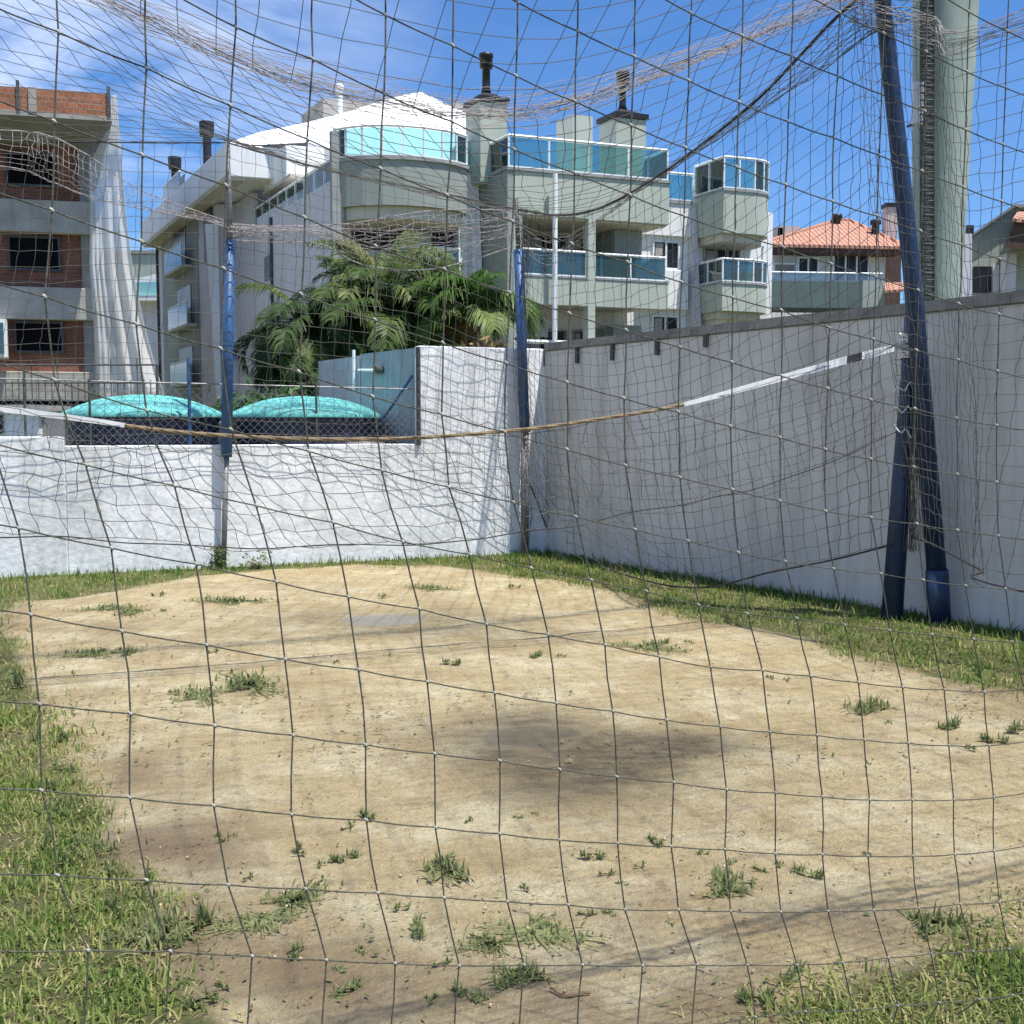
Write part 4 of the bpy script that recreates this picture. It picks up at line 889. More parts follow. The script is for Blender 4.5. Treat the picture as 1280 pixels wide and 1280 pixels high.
m = bpy.data.materials.new('dust_sheet'); m.use_nodes = True; nt = m.node_tree
b = nt.nodes['Principled BSDF']; b.inputs['Base Color'].default_value = (.88, .87, .85, 1); b.inputs['Roughness'].default_value = .8
tl = nt.nodes.new('ShaderNodeBsdfTranslucent'); tl.inputs[0].default_value = (.8, .8, .78, 1); tr = nt.nodes.new('ShaderNodeBsdfTransparent')
x1 = nt.nodes.new('ShaderNodeMixShader'); x1.inputs[0].default_value = .5; x2 = nt.nodes.new('ShaderNodeMixShader')
ns = nt.nodes.new('ShaderNodeTexNoise'); ns.inputs['Scale'].default_value = .5; gm = nt.nodes.new('ShaderNodeNewGeometry'); nt.links.new(gm.outputs['Position'], ns.inputs['Vector'])
mr2 = nt.nodes.new('ShaderNodeMapRange'); mr2.inputs['To Min'].default_value = .15; mr2.inputs['To Max'].default_value = .62; nt.links.new(ns.outputs['Fac'], mr2.inputs['Value'])
nt.links.new(b.outputs[0], x1.inputs[1]); nt.links.new(tl.outputs[0], x1.inputs[2]); nt.links.new(mr2.outputs[0], x2.inputs[0]); nt.links.new(x1.outputs[0], x2.inputs[1]); nt.links.new(tr.outputs[0], x2.inputs[2])
nt.links.new(x2.outputs[0], nt.nodes['Material Output'].inputs[0]); M['sheet'] = m
o = tarp().build('dust_sheet', M['sheet'], smooth=True); so_ = o.modifiers.new('thickness', 'SOLIDIFY'); so_.thickness = .01
tag(o, 'pale translucent dust sheet hanging down the corner of the unfinished brick building', 'tarpaulin')
# ---------------------------------------------------------------- other buildings
C2 = Frame(tuple(PY(120, 400, 62))[:2], 100, 10)
t = empty('white_house', C2.W(0, 0, 0), 'distant white house with a small teal balcony, seen between the brick and white buildings', 'house')
z = lambda v: PY(150, v, 60).z
MB().lbox(C2, -1, 5.2, 0, 8, -.2, z(372)).build('wall', M['white_shaded'], t)
MB().hexa([C2.W(*p) for p in ((-1.2, -.6, z(372)), (5.4, -.6, z(372)), (5.4, 8, z(372)), (-1.2, 8, z(372)), (-1.2, -.6, z(364)), (5.4, -.6, z(334)), (5.4, 8, z(334)), (-1.2, 8, z(364)))]).build('roof', M['white'], t)
MB().lbox(C2, 2.6, 4.6, -1.2, -.62, z(375), z(369)).build('balcony_slab', M['white'], t); MB().lbox(C2, 2.6, 4.6, -1.22, -1.18, z(368.9), z(352)).build('balcony_glass', M['glass'], t)
MB().lbox(C2, .5, 1.6, -.04, -.003, z(430), z(395)).build('window', M['dark'], t)
t = empty('green_house', PY(185, 500, 78)*1, 'plain grey green building in the distance beside the white apartments', 'building'); t.location.z = 0
MB().box((PY(187, 400, 80).x, 82, 5), (7, 4, 2*(PY(185, 318, 80).z-5))).build('wall', M['housesage'], t); MB().box((PY(187, 400, 80).x, 82, PY(185, 317, 80).z+.1), (7.3, 4.3, .25)).build('roof_edge', M['conc_dk'], t)
Hs = Frame(tuple(PY(966, 400, 45))[:2], 84, -12)
t = empty('tiled_house', Hs.W(0, 0, 0), 'white house with an orange clay tiled hip roof beyond the shaded wall', 'house')
def hz(v, u=1040, tt=0): return Hs.F(u, v, tt)[1]
def hsx(u, tt=0): return Hs.F(u, 320, tt)[0]
def hb(name, m, *a): return MB().lbox(Hs, *a).build(name, M[m], t)
hb('wall', 'housew', 0, hsx(1107), 0, 7, -.2, hz(307)); hb('wall', 'tiledk', hsx(1107)+.003, hsx(1135), .5, 7, -.2, hz(307))
e0 = hz(311); pk = hz(275, 1046, 3.2)-.25; s0, s1, sp0, sp1 = hsx(948, -.8), hsx(1131, -.8), hsx(1046, 3.2), hsx(1060, 3.2)
rf = MB(); v = [Hs.W(s0, -.9, e0), Hs.W(s1, -.9, e0), Hs.W(s1, 7.5, e0), Hs.W(s0, 7.5, e0), Hs.W(sp0, 3.2, pk+.25), Hs.W(sp1, 3.2, pk+.25)]
b0 = [p-Vector((0, 0, .12)) for p in v[:4]]; rf.v = [tuple(p) for p in v+b0]
rf.f = [(0, 1, 5, 4), (1, 2, 5), (2, 3, 4, 5), (3, 0, 4), (6, 7, 1, 0), (7, 8, 2, 1), (8, 9, 3, 2), (9, 6, 0, 3), (9, 8, 7, 6)]
rfo = rf.build('roof', M['tile'], t)
rg = MB()
for a, c in ((0, 4), (1, 5), (4, 5)): rg.tube([v[a], v[c]], .09, 6)
under(rfo, rg, 'ridge_tiles', M['tile'])
under(rfo, MB().lbox(Hs, s0+.1, s1-.1, -.82, 0, e0-.3, e0-.125), 'eave', M['tiledk'])
for u, v0, v1 in ((1046, 268, 282), (1094, 275, 300)):
    c = PY(u, v1, 46.5 if u == 1094 else 48); zt = PY(u, v0, c.y).z; under(rfo, MB().lathe(c, [(.16, c.z-.6), (.16, zt-.2), (.24, zt-.18), (.22, zt), (.02, zt+.02)], 12), 'flue', M['black'], True)
sp = PY(1117, 290, 47.5); ch = MB().box((sp.x, 48, (PY(1117, 285, 47.5).z+PY(1117, 257, 47.5).z)/2-.8), (.5, .5, PY(1117, 257, 47.5).z-PY(1117, 285, 47.5).z+1.6)); cho = ch.build('chimney', M['pink'], t)
under(cho, MB().box((sp.x, 48, PY(1117, 257, 47.5).z+.085), (.62, .62, .16)), 'chimney_cap', M['black'])
def hwin(u0, v0, u1, v1, bars=2, name='window', mt='dark'):
    a, b = hsx(u0), hsx(u1); w = hb(name, mt, a, b, -.05, -.003, hz(v1), hz(v0)); fr = MB()
    for c in [(a-.07, a), (b, b+.07)]+[(a+(b-a)*k/bars-.03, a+(b-a)*k/bars+.03) for k in range(1, bars)]: fr.lbox(Hs, c[0], c[1], -.09, -.0525 if c[0] > a-.01 and c[1] < b+.01 else -.003, hz(v1), hz(v0))
    fr.lbox(Hs, a-.07, b+.07, -.09, -.003, hz(v0), hz(v0)+.07); under(w, fr, 'frame', M['rail'])
hwin(998, 324, 1021, 340); hwin(1042, 319, 1084, 350, 3, 'sliding_door'); hwin(968, 332, 993, 342, 1, 'shutter', 'conc_dk')
hb('parapet', 'housegr', hsx(960, -2), hsx(1079, -2), -2, -.003, hz(385, 1040, -2), hz(352, 1040, -2)); hb('parapet', 'housesage', hsx(1079, -2)+.003, hsx(1107, -2), -2.02, -.003, hz(387, 1040, -2), hz(350, 1040, -2))
g = hb('balcony_glass', 'glassclear', hsx(960, -2), hsx(1104, -2), -1.98, -1.96, hz(351.5, 1040, -2), hz(341, 1040, -2)); under(g, MB().tube([Hs.W(hsx(960, -2), -1.97, hz(341, 1040, -2)), Hs.W(hsx(1104, -2), -1.97, hz(341, 1040, -2))], .035, 6), 'rail_bar', M['rail'])
hb('garden_wall', 'housew', hsx(960, -3), hsx(1150, -3), -3.2, -3, -.2, hz(392, 1040, -3))
lo = MB().hexa([PY(1106, 366, 42), PY(1136, 364, 42), PY(1140, 357, 44.5), PY(1106, 358, 44.5), PY(1106, 363, 42), PY(1136, 361, 42), PY(1140, 352, 44.5), PY(1106, 353, 44.5)]); lo.build('porch_roof', M['tile'], t)
t = empty('grey_house', PY(985, 400, 58), 'small grey house with a pale chimney block peeping out left of the tiled roof', 'house'); t.location.z = 0
a = PY(952, 286, 58); MB().box((PY(962, 290, 58).x, 59, PY(960, 290, 58).z/2+.1), (1.4, 2, PY(960, 284, 58).z)).build('wall', M['conc_dk'], t); MB().box((PY(986, 290, 58).x, 59, PY(980, 284, 58).z/2), (1.15, 2, PY(980, 281, 58).z)).build('chimney_block', M['pink'], t)
# round tower with its ladder
tc0 = PY(1170, 400, 27); tcx, tcy = tc0.x, 27
t = empty('round_tower', (tcx, tcy, 0), 'thick round grey green concrete tower with a dark ladder up its side', 'tower')
def zt_(v): return PY(1170, v, 27).z
pr = [(620, 1143, 1197), (370, 1143, 1199), (200, 1141, 1207), (0, 1141, 1216), (-260, 1143, 1228)]
MB().lathe((tcx, tcy), [((u1-u0)/2*27/1350, max(-.2, zt_(v))) for v, u0, u1 in pr], 48).build('shaft', M['tower'], t, smooth=True)
mb = MB()
def face(v, u): p = PY(u, v, 26.3); q = Vector((p.x-tcx, p.y-tcy)); return p
for u in (1152, 1167): mb.tube([PY(u, v, 26.32) for v in (540, 370, 200, 0, -200)], .045, 6)
lad = mb.build('ladder', M['tdark'], t)
rg = MB(); v = 530
while v > -180: rg.tube([PY(1152, v, 26.32), PY(1167, v, 26.32)], .032, 5); v -= 5.2
under(lad, rg, 'rungs', M['tdark'])
cg = MB(); v = 440
while v > -180:
    cg.tube([PY(1151, v, 26.3), PY(1150, v, 25.9), PY(1159, v, 25.75), PY(1168, v, 25.9), PY(1168, v, 26.3)], .02, 4); v -= 9
for u in (1151, 1156, 1163, 1168): cg.tube([PY(u, v, 25.85) for v in (440, 200, 0, -180)], .012, 4)
under(lad, cg, 'safety_cage', M['tdark'])
a = PY(1147, 130, 26.2); MB().box(a, (.24, .12, zt_(103)-zt_(155))).build('panel_box', M['white_shaded'], t, bevel=.01)
MB().tube([PY(1134, 158, 26.2), PY(1154, 152, 26.3)], .035, 6).build('bracket', M['tdark'], t)
t = empty('sage_house', PY(1240, 400, 31), 'sage green gabled house cut off by the right edge, with a dark doorway', 'house'); t.location.z = 0
P3 = lambda u, v, Y=31: PY(u, v, Y)
MB().prism([P3(1215, 540), P3(1215, 297), P3(1268, 259), P3(1340, 259), P3(1340, 540)], (1.2, 6, 0)).build('gable_wall', M['housesage'], t)
MB().prism([P3(1213, 297, 30.8), P3(1213, 294, 30.8), P3(1268, 255, 30.8), P3(1340, 255, 30.8), P3(1340, 259, 30.8), P3(1268, 259, 30.8)], (1.2, 6.2, 0)).build('roof_edge', M['conc_dk'], t)
MB().prism([P3(1191, 540, 30), P3(1191, 292, 30), P3(1215, 292, 30), P3(1215, 540, 30)], (.1, .9, 0)).build('white_pier', M['white_shaded'], t)
MB().prism([P3(1217, 366, 30.95), P3(1217, 333, 30.95), P3(1239, 333, 30.95), P3(1239, 366, 30.95)], (0, .04, 0)).build('door_opening', M['dark'], t)
MB().prism([P3(1241, 366, 30.95), P3(1241, 331, 30.95), P3(1257, 331, 30.95), P3(1257, 366, 30.95)], (0, .04, 0)).build('window_panel', M['white_shaded'], t)
MB().hexa([P3(1256, 309, 29.5), P3(1340, 316, 29.5), P3(1340, 310, 31), P3(1262, 306, 31), P3(1268, 277, 29.5), P3(1340, 285, 29.5), P3(1340, 262, 31), P3(1274, 268, 31)]).build('side_eave', M['tiledk'], t)
MB().hexa([P3(1266, 277, 29.4), P3(1340, 285, 29.4), P3(1340, 262, 31), P3(1272, 268, 31), P3(1266, 273, 29.4), P3(1340, 281, 29.4), P3(1340, 258, 31), P3(1272, 264, 31)]).build('side_roof', M['tile'], t)
MB().box(P3(1260, 350, 30.5), (.3, .3, 1.4)).build('pier', M['white_shaded'], t)
c = P3(1211, 288, 30.4); MB().box(c, (.2, .2, .25)).build('chimney_cap', M['black'], t)
# railing in front of the brick building, low white outbuilding
t = empty('metal_railing', PY(100, 540, 22), 'thin dark metal railing in front of the unfinished brick building', 'railing'); t.location.z = 0
mb = MB(); a, b = PY(-60, 456, 22), PY(196, 456, 22)
for dz in (0, -.36, -.72): mb.tube([a+Vector((0, 0, dz)), b+Vector((0, 0, dz))], .02, 5)
mb.build('rails', M['tdark'], t); mb = MB()
for k in range(32): p = a.lerp(b, k/31); mb.tube([p+Vector((0, 0, -.74)), p+Vector((0, 0, -.3 if k % 4 else .12))], .011, 4)
mb.build('balusters', M['tdark'], t)
MB().tube([b, Vector((b.x, b.y, 0))], .03, 6).build('post', M['tdark'], t); MB().tube([PY(30, 456, 22), Vector((PY(30, 456, 22).x, 22, 0))], .03, 6).build('post', M['tdark'], t)
t = empty('outbuilding', PY(20, 540, 20), 'low white outbuilding behind the low wall at the left edge', 'shed'); t.location.z = 0
x1 = PY(48, 520, 20).x; MB().box((x1-2, 20.6, PY(20, 513, 20).z/2), (4, 1.2, PY(20, 513, 20).z)).build('wall', M['white_wall'], t); MB().box((x1-2, 20.55, PY(20, 511, 20).z+.02), (4.2, 1.4, .1)).build('roof_slab', M['conc'], t)
MB().box((x1-.9, 19.98, PY(20, 530, 20).z), (.5, .03, .35)).build('window', M['dark'], t)
MB().box((PY(66, 520, 20).x, 20.4, .9), (.55, .5, PY(60, 521, 20).z*2-1.8)).build('pier', M['conc_dk'], t)
# far ridge with trees
hill = MB(); n = 60
for i in range(n+1):
    a = -60+i*2.4; x = a*3; zz = 9+6*math.sin(i*.35)+4*noise.noise(Vector((i*.3, 1, 1))); hill.v += [(x, 330, -2), (x, 350, zz), (x, 420, -2)]
for i in range(n): hill.f += [(3*i, 3*i+3, 3*i+4, 3*i+1), (3*i+1, 3*i+4, 3*i+5, 3*i+2)]
tag(hill.build('hill', M['hill'], smooth=True), kind='structure')
# ---------------------------------------------------------------- palms and shrubs beyond the wall
def frond(V, F, T, base, az, elev, L_, droop, leaf, rn, tone0, nleaf=60, sw=.025):
    pts = []; p = Vector(base); e = elev; n = 14
    for i in range(n+1):
        pts.append(p.copy()); p = p+Vector((math.sin(az)*math.cos(e), math.cos(az)*math.cos(e), math.sin(e)))*(L_/n); e -= droop/n*(.5+1.1*i/n)
    side0 = Vector((math.cos(az), -math.sin(az), 0))
    for i in range(n):                      # midrib
        b = len(V); w0 = .018*(1-i/n)+.005
        V += [pts[i]-side0*w0, pts[i]+side0*w0, pts[i+1]+side0*w0*.9, pts[i+1]-side0*w0*.9]; F.append((b, b+1, b+2, b+3)); T += [min(1, tone0+.25)]*4
    for k in range(nleaf):
        f = .14+.86*k/nleaf; x = f*n; i = min(int(x), n-1); q = pts[i].lerp(pts[i+1], x-i); d = (pts[i+1]-pts[i]).normalized()
        ll = 1.2*leaf*(math.sin(math.pi*min(1, f*.88+.10))**.6)*(.85+.3*rn.random())
        for sg in (-1, 1):
            up = side0.cross(d).normalized()
            dirv = (side0*sg*.85+d*(.55+.3*f)+up*(.25+.15*rn.random())).normalized(); dn = Vector((0, 0, -1))
            m1 = q+dirv*ll*.5+dn*ll*.05; m2 = q+dirv*ll*.85+dn*ll*(.22+.5*rn.random()); wv = d.cross(dirv).cross(dirv).normalized()*(sw*.5)
            b = len(V); V += [q-wv*.5, q+wv*.5, m1+wv, m1-wv, m2+wv*.25, m2-wv*.25]
            F += [(b, b+1, b+2, b+3), (b+3, b+2, b+4, b+5)]; tt = min(1, max(0, tone0+rn.gauss(0, .16))); T += [tt]*6
def palm(name, x, y, h, nf, L_, leaf, label, lm='palm', tone=.35, lean=0, elev=(.3, 1.35), trunks=1, dry=3, seed=0, grp=None, droop=(1.2, 2.4)):
    rn = random.Random(seed); t = empty(name, (x, y, 0), label, 'palm', grp)
    V, F, T = [], [], []; DV, DF, DT_ = [], [], []; tr = MB()
    for k in range(trunks):
        tx = x+rn.gauss(0, .28)*(trunks > 1); ty = y+rn.gauss(0, .2)*(trunks > 1); hh = h*(1 if k == 0 else rn.uniform(.6, .98)); lx = lean+rn.gauss(0, .25)*(trunks > 1)
        pts = [Vector((tx+lx*(i/8)**1.6, ty, hh*i/8)) for i in range(9)]; tr.tube(pts, [.10-.004*i+.012*(i % 2) for i in range(9)], 8); top = pts[-1]
        for j in range(nf):
            az = rn.random()*math.tau; e = elev[0]+(elev[1]-elev[0])*(j+.5)/nf; frond(V, F, T, top+Vector((0, 0, -.05)), az, e, L_*rn.uniform(.8, 1.1), rn.uniform(*droop), leaf, rn, tone+rn.gauss(0, .22))
        for j in range(dry): frond(DV, DF, DT_, top-Vector((0, 0, .12)), rn.random()*math.tau, rn.uniform(-.5, .1), L_*.7, 1.6, leaf*.8, rn, .5, 22)
    tr.build('trunk', M['bark'], t, smooth=True); o = Vector(t.location)
    meshtone('crown', [tuple(v-o) for v in V], F, T, M[lm], t)
    if DV: meshtone('dry_fronds', [tuple(v-o) for v in DV], DF, DT_, M['palmdry'], t)
PG = 'palms behind the corner wall'
def at(u, Y): p = PY(u, 534, Y); return p.x, Y
palm('palm', *at(404, 18.5), 3.5, 24, 1.5, .40, 'dark shaggy palm with drooping fronds at the left of the palm clump', 'palm', .22, 0, (-.5, 1.2), 2, 3, 1, PG, (1.6, 2.8))
palm('palm', *at(440, 20.0), 3.9, 28, 1.8, .48, 'full mid green palm in the middle left of the palm clump', 'palm', .45, .1, (-.2, 1.35), 2, 2, 2, PG)
palm('palm', *at(480, 19.0), 3.5, 28, 1.9, .46, 'tallest palm of the clump with upright arching fronds', 'palm', .5, 0, (.2, 1.45), 2, 2, 3, PG)
palm('palm', *at(528, 20.5), 3.6, 26, 1.7, .42, 'dark dense palm behind the tall white wall panel', 'palm', .3, 0, (-.1, 1.3), 2, 2, 4, PG)
palm('palm', *at(582, 18.0), 3.5, 22, 1.2, .44, 'yellow green young palm at the right of the palm clump', 'palmlite', .5, .15, (.1, 1.35), 1, 3, 5, PG, (1.4, 2.4))
palm('palm', *at(378, 17.6), 2.5, 15, .85, .32, 'low greyish palm leaning over the left tank', 'palm', .3, -.1, (-.4, 1.1), 1, 2, 6, PG, (1.8, 2.8))
def leafball(name, x, y, z0, r, h, n, label, lm='shrub', seed=0, cat='shrub', leaf=.09, tone=.5):
    rn = np.random.default_rng(seed); t = empty(name, (x, y, 0), label, cat)
    c = rn.normal(0, 1, (26, 3)); c /= np.linalg.norm(c, axis=1)[:, None]; c *= rn.uniform(.3, 1, (26, 1))**.5*np.array([r, r*.8, h*.5]); c[:, 2] += z0+h*.5
    p = c[rn.integers(0, 26, n)]+rn.normal(0, .16*r+.04, (n, 3)); d = rn.normal(0, 1, (n, 3)); d /= np.linalg.norm(d, axis=1)[:, None]; e = np.cross(d, rn.normal(0, 1, (n, 3))); e /= np.linalg.norm(e, axis=1)[:, None]
    l = leaf*rn.uniform(.6, 1.3, (n, 1)); V = np.stack([p-d*l, p+e*l*.35, p+d*l, p-e*l*.35], 1).reshape(-1, 3); F = np.arange(4*n).reshape(n, 4)
    meshtone('crown', V, F, np.repeat(np.clip(rn.normal(tone, .25, n), 0, 1), 4), M[lm], t)
    mb = MB(); rr = random.Random(seed)
    for k in range(6): mb.tube([Vector((x, y, 0)), Vector((x+rr.gauss(0, r*.4), y+rr.gauss(0, r*.3), z0+h*.6))], [.03, .012], 6)
    mb.build('stems', M['bark'], t)
leafball('shrub', *at(330, 16.4), 1.1, .75, .9, 1300, 'bright green low shrub above the left hand tank lid', seed=2)
leafball('shrub', *at(378, 16.8), 1.2, .6, .9, 1000, 'green low shrub at the foot of the palm clump', seed=3)
leafball('shrub', *at(508, 17.4), 1.6, 1.2, 1.2, 1800, 'dark leafy shrub mixed with dry leaves beneath the palms', seed=4, tone=.15)
leafball('dry_bush', *at(615, 17.0), 1.9, .5, .9, 1500, 'dry brown grassy bush just left of the back corner post', 'palmdry', seed=5, cat='bush', leaf=.10)
leafball('shrub', *at(300, 17.4), 1.0, .35, .95, 500, 'small reddish shrub beside the blue post', 'palmdry', seed=6)
# ---------------------------------------------------------------- grass, weeds, litter
def blades(P, h, w, tone, lean=.9, seed=1, z=None):
    rn = np.random.default_rng(seed); n = len(P); az = rn.random(n)*math.tau; ln = np.abs(rn.normal(0, lean, n)).clip(.25, 1.62)
    dx, dy = np.cos(az), np.sin(az); hx, hy = -dy, dx; W_ = w[:, None]*np.c_[hx, hy, np.zeros(n)]
    b = np.c_[P, np.zeros(n) if z is None else z]; mid = b+np.c_[dx*np.sin(ln*.75)*h*.5, dy*np.sin(ln*.75)*h*.5, np.cos(ln*.75)*h*.55]
    tip = mid+np.c_[dx*np.sin(ln)*h*.5, dy*np.sin(ln)*h*.5, np.cos(ln)*h*.42-.0*h]
    V = np.stack([b-W_*.5, b+W_*.5, mid+W_*.45, mid-W_*.45, tip+W_*.08, tip-W_*.08], 1).reshape(-1, 3)
    k = np.arange(n)*6; F = np.concatenate([np.c_[k, k+1, k+2, k+3], np.c_[k+3, k+2, k+4, k+5]]); return V, F, np.repeat(tone, 6)
def scatter(x0, x1, y0, y1, n, seed):
    r = np.random.default_rng(seed); return np.c_[r.uniform(x0, x1, n), r.uniform(y0, y1, n)]
P = np.concatenate([scatter(-3.2, 0, 2.2, 6, 120000, 1), scatter(-6.5, 1, 5.5, 14, 90000, 2), scatter(0, 3.2, 2.2, 5, 110000, 3), scatter(0, 6.5, 5, 14, 110000, 4)])
P = P[(np.abs(P[:, 0]) < P[:, 1]*.52+.4)]
sdv = sdist(P, DP); w1 = (P-np.array([COR.x, COR.y]))@np.array([nL.x, nL.y]); w2 = (P-np.array([COR.x, COR.y]))@np.array([nR.x, nR.y])
ok = (w1 > .01) & (w2 > .01); P = P[ok]; sdv = sdv[ok]; w1 = w1[ok]; w2 = w2[ok]
nzz = fbm(P[:, 0], P[:, 1], 1.3, 1, 2)
cov = fbm(P[:, 0], P[:, 1], 3.5, 8, 2)
keep = (sdv+nzz*.20 < -.0+.10*rng.normal(size=len(P))) & (rng.random(len(P)) < np.clip(.72+cov*.9+np.clip(.5-np.minimum(w1, w2), 0, .5), .12, 1)); P = P[keep]; cov = cov[keep]; w = np.minimum(w1, w2)[keep]; sdk = sdv[keep]
near = P[:, 1] < 5.5; lush = np.clip(1-w/.55, 0, 1)
h = rng.gamma(4, .0095, len(P)).clip(.015, .085)*(1+.35*lush)*np.where(near, .82, 1.1); wd = rng.uniform(.004, .008, len(P))*np.where(near, .95, 1.5)
tone = np.clip(rng.normal(.47, .17, len(P))-.30*lush-cov*.45+.3*(rng.random(len(P)) < .2)*(1-lush)+np.clip(.10+sdk*.3, 0, .2), 0, 1)
V, F, T = blades(P, h, wd, tone, 1.25, 5); o = meshtone('grass', V, F, T, M['grass']); tag(o, 'patchy green grass growing along the walls and at the front corners', 'grass', kind='stuff')
# loose stalks, crumbs and flat sprigs over the sand
def litter():
    r = np.random.default_rng(6); Pn = scatter(-4.5, 5, 2.3, 12, 46000, 61); s_ = sdist(Pn, DP); n_ = fbm(Pn[:, 0], Pn[:, 1], 1.1, 21, 3)
    dens = np.clip(.06+n_*.55+.6*np.exp(-np.abs(s_)/.35)+.45*gauss(Pn[:, 0], Pn[:, 1], 520, 1170, 1.1, .55)+.3*gauss(Pn[:, 0], Pn[:, 1], 200, 830, 1.6, 1.8)-.3*(Pn[:, 1] > 6.5), 0, .8)
    k = (s_ > -.3) & (r.random(len(Pn)) < dens*.55); Q = Pn[k]; n = len(Q); sz = r.uniform(.006, .017, n)*np.where(Q[:, 1] < 5, .85, 1.3)
    a = r.random(n)*math.tau; d = np.c_[np.cos(a), np.sin(a), r.normal(.15, .2, n)]; e = np.c_[-np.sin(a), np.cos(a), r.normal(0, .2, n)]; b = np.c_[Q, r.uniform(.012, .022, n)]
    l = sz[:, None]; wv = (sz*r.uniform(.2, .5, n))[:, None]
    V = np.stack([b-d*l, b+e*wv, b+d*l, b-e*wv], 1).reshape(-1, 3); F = np.arange(4*n).reshape(n, 4)
    return meshtone('leaf_litter', V, F, np.repeat(r.random(n), 4), M['litter'])
tag(litter(), 'scattered dry leaf crumbs and bits of grass on the bare sand', 'litter', kind='stuff')
def clods():
    r = np.random.default_rng(16); Q = scatter(-4.5, 5, 2.3, 10, 9000, 66); s_ = sdist(Q, DP); n_ = fbm(Q[:, 0], Q[:, 1], 1.4, 31, 3)
    Q = Q[(s_ > -.1) & (r.random(len(Q)) < np.clip(.3+n_*.8+.5*np.exp(-np.abs(s_)/.3), .04, 1))]; n = len(Q); sz = r.gamma(2, .0016, n).clip(.0015, .010)
    o6 = np.array([(1, 0, 0), (0, 1, 0), (-1, 0, 0), (0, -1, 0), (0, 0, .8), (0, 0, -.8)], float); V = (o6[None]*sz[:, None, None]*r.uniform(.6, 1.3, (n, 6, 1))); V[:, :, 0] += Q[:, :1]; V[:, :, 1] += Q[:, 1:]; V[:, :, 2] += .008
    f = np.array([(0, 1, 4), (1, 2, 4), (2, 3, 4), (3, 0, 4), (1, 0, 5), (2, 1, 5), (3, 2, 5), (0, 3, 5)]); F = (np.arange(n)[:, None, None]*6+f[None]).reshape(-1, 3)
    return meshtone('pebbles', V.reshape(-1, 3), F, np.repeat(r.random(n), 6), leafmat('sand_clods', [(.18, .125, .07), (.30, .22, .13), (.42, .33, .20), (.56, .49, .36)], .95, .01))
tag(clods(), 'tiny clods and pale grit lying all over the sandy ground', 'grit', kind='stuff')
def tuftmesh(seed, n, spread, h, flat):
    r = np.random.default_rng(seed); c = r.normal(0, spread*.45, (max(3, n//14), 2)); P = c[r.integers(0, len(c), n)]+r.normal(0, spread*.16, (n, 2))
    V, F, T = blades(P, r.uniform(.5, 1.1, n)*h, r.uniform(.004, .009, n), np.clip(r.normal(.6, .28, n), 0, 1), flat, seed)
    for i in range(len(P)):                 # runners creeping out from the root
        x, y = P[i]; L_ = math.hypot(x, y)+1e-6; a, b_ = -y/L_*.0012, x/L_*.0012; k = len(V)
        V = np.vstack([V, [(a, b_, .002), (-a, -b_, .002), (x-a, y-b_, .002), (x+a, y+b_, .002)]]); F = np.vstack([F, [(k, k+1, k+2, k+3)]]); T = np.r_[T, [.9]*4]
    return V, F, T
protos = []
WG = 'weed tufts dotted over the bare sand'
def weed(u, v, size, kind, label, seed):
    g = G(u, v, .004); key = kind
    o = None
    for k, pr in protos:
        if k == key: o = pr.copy(); COL.objects.link(o); break
    if o is None:
        n, sp_, h_, fl = {0: (60, .07, .038, 1.7), 1: (130, .10, .05, 1.6), 2: (26, .035, .03, 1.8), 3: (170, .16, .022, 1.9), 4: (30, .04, .06, 1.2)}[kind]
        V, F, T = tuftmesh(40+kind, n, sp_, h_, fl); o = meshtone('weed_tuft', V, F, T, M['weed']); protos.append((key, o))
    o.location = (g.x, g.y, .006); o.rotation_euler = (0, 0, (seed*2.39996) % math.tau); o.scale = (size, size, size)
    tag(o, label, 'weed', WG)
big = [(562, 1090, 1.15, 1, 'largest green weed tuft, in the lower middle of the bare sand'), (908, 1106, 1.15, 1, 'bushy weed tuft below right of the middle, with smaller sprigs around it'),
 (1085, 887, 1.5, 1, 'grassy tuft standing alone towards the right of the sand'), (1182, 1155, 1.1, 1, 'weed tuft near the lower right grass corner'),
 (665, 1165, 1.2, 3, 'broad flat mat of weeds at the lower middle'), (315, 858, 2.2, 3, 'flat weed mat on the left, just beyond the rope'), (740, 1068, .8, 0, 'spiky little tuft right of the dark stain'),
 (1008, 1095, 1.0, 0, 'dark leafy tuft between the two bushy ones on the right'), (300, 752, 2.4, 3, 'flat green mat near the back left of the sand'), (205, 1165, 1.4, 1, 'long leaved tuft spilling off the left grass'), (245, 1155, 1.4, 4, 'upright grassy tuft at the edge of the left grass')]
for i, (u, v, s_, k, l) in enumerate(big): weed(u, v, s_, k, l, i)
rn = random.Random(12)
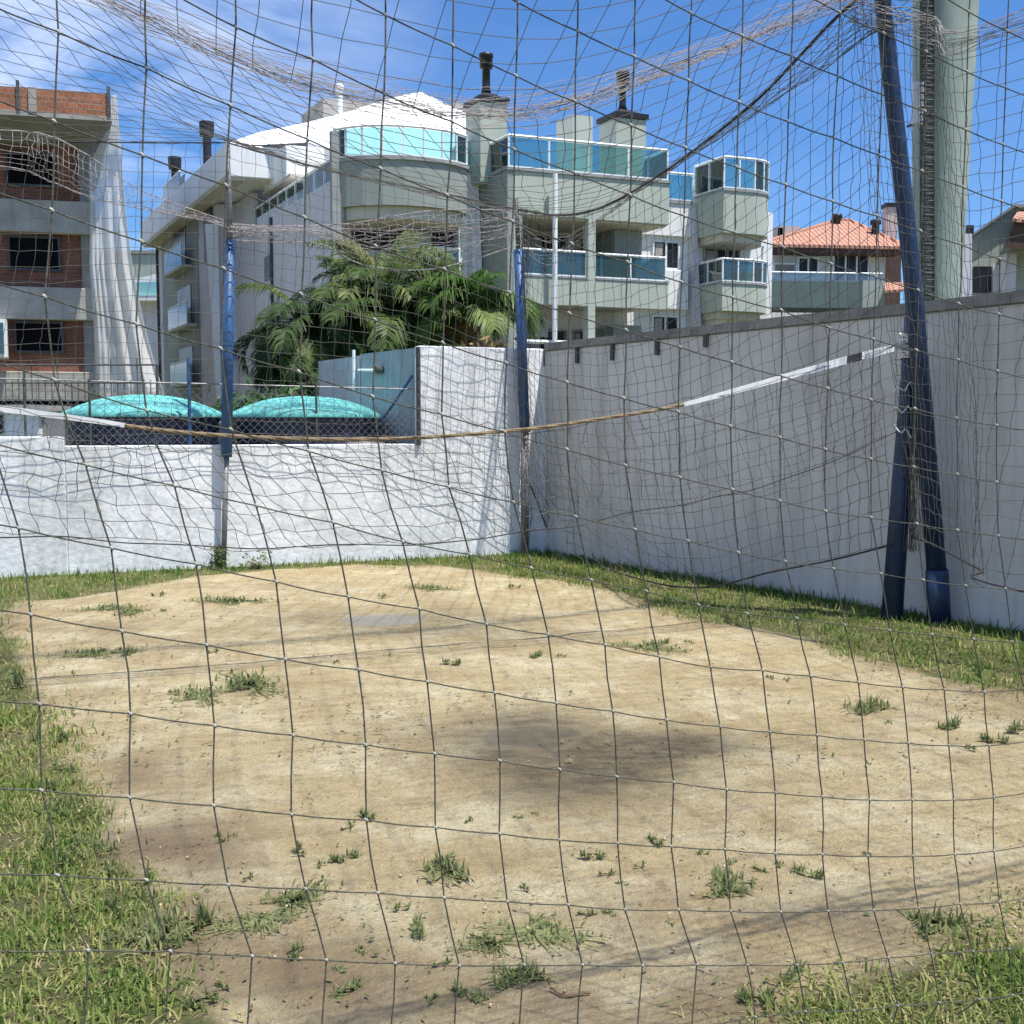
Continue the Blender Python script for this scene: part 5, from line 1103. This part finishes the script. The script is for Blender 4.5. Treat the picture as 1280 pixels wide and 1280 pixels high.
small = [(455,1022,.9,0),(436,1036,.8,2),(425,1071,1,0),(375,1065,.8,2),(400,1082,.7,2),(440,1030,.6,2),(760,1092,.8,2),(775,1104,.6,2),(655,1110,.7,2),(585,1025,.7,2),(600,1048,.0,2),(650,1022,.6,2),(668,1019,.6,2),(812,1053,.8,0),
 (802,1082,.7,2),(875,1067,.6,2),(950,1088,.8,2),(972,1080,.7,2),(915,1080,.7,2),(1195,910,1.4,0),(1240,922,1.2,0),(1215,935,1.0,2),(1110,905,.9,2),(1262,910,1.3,0),(1145,830,1.0,2),(960,848,1,2),(985,850,.9,2),(675,822,1.1,0),(700,820,.9,2),
 (563,829,1.2,0),(420,829,.9,2),(800,808,1.8,3),(830,805,1.3,0),(860,803,1.2,2),(480,745,1.6,2),(545,735,1.8,3),(640,733,1.8,2),(365,1130,1.1,3),(330,1150,1.0,3),(360,1192,.8,0),(440,1240,.8,0),(425,1213,.6,2),(455,1190,.7,2),(530,1160,.9,0),
 (500,1135,.8,2),(600,1175,.8,2),(590,1240,.9,0),(540,1252,.7,2),(555,1205,.8,2),(645,1212,.8,0),(640,1225,.9,1),(620,1180,.8,3),(700,1165,.7,2),(735,1145,.8,2),(760,1142,.7,2),(840,1155,.6,2),(885,1138,.6,2),(935,1250,.7,4),(950,1248,.8,0),(975,1255,.8,0),
 (1160,1170,.9,2),(1150,1165,.7,4),(1240,1155,.9,2),(1085,1070,.6,2),(310,1095,.7,2),(280,1050,.8,0),(372,1060,.6,4),(275,1048,.5,4),(125,762,1.8,3),(200,745,1.8,2),(165,765,1.5,3),(205,765,1.1,2),(130,815,1.8,3),(155,818,1.4,0),(250,872,1.5,3),(215,868,1.3,2),(340,860,1.3,2),
 (270,815,1.3,2),(55,925,1.4,4),(75,925,1.2,4),(85,960,1.2,0),(70,985,1.1,4),(80,1010,1.1,1),(65,1060,1.0,4),(85,1078,1.0,4),(120,1060,1.0,1),(140,1090,.9,4),(180,1100,.9,4),(165,1130,1,1),(165,1175,1,1),(230,1175,.9,0),(250,1250,.8,0),(280,1235,.7,2),(20,860,1.8,4),(30,850,1.8,4),(1000,1222,.9,0)]
for i, (u, v, s_, k) in enumerate(small):
    if s_ > 0: weed(u+rn.gauss(0, 1), v+rn.gauss(0, 1), s_, k, 'small green weed sprig growing out of the sandy ground', i+20)
leafball('weed_clump', PA.x-.06, PA.y-.06, 0, .05, .24, 130, 'dark weed clump growing at the foot of the slim blue post', 'weed', seed=9, cat='weed', leaf=.04, tone=.2)
leafball('weed_clump', PA.x+.35, PA.y+.02, 0, .16, .09, 130, 'low broad leaved weeds against the low wall, right of the slim post', 'weed', seed=10, cat='weed', leaf=.035, tone=.6)
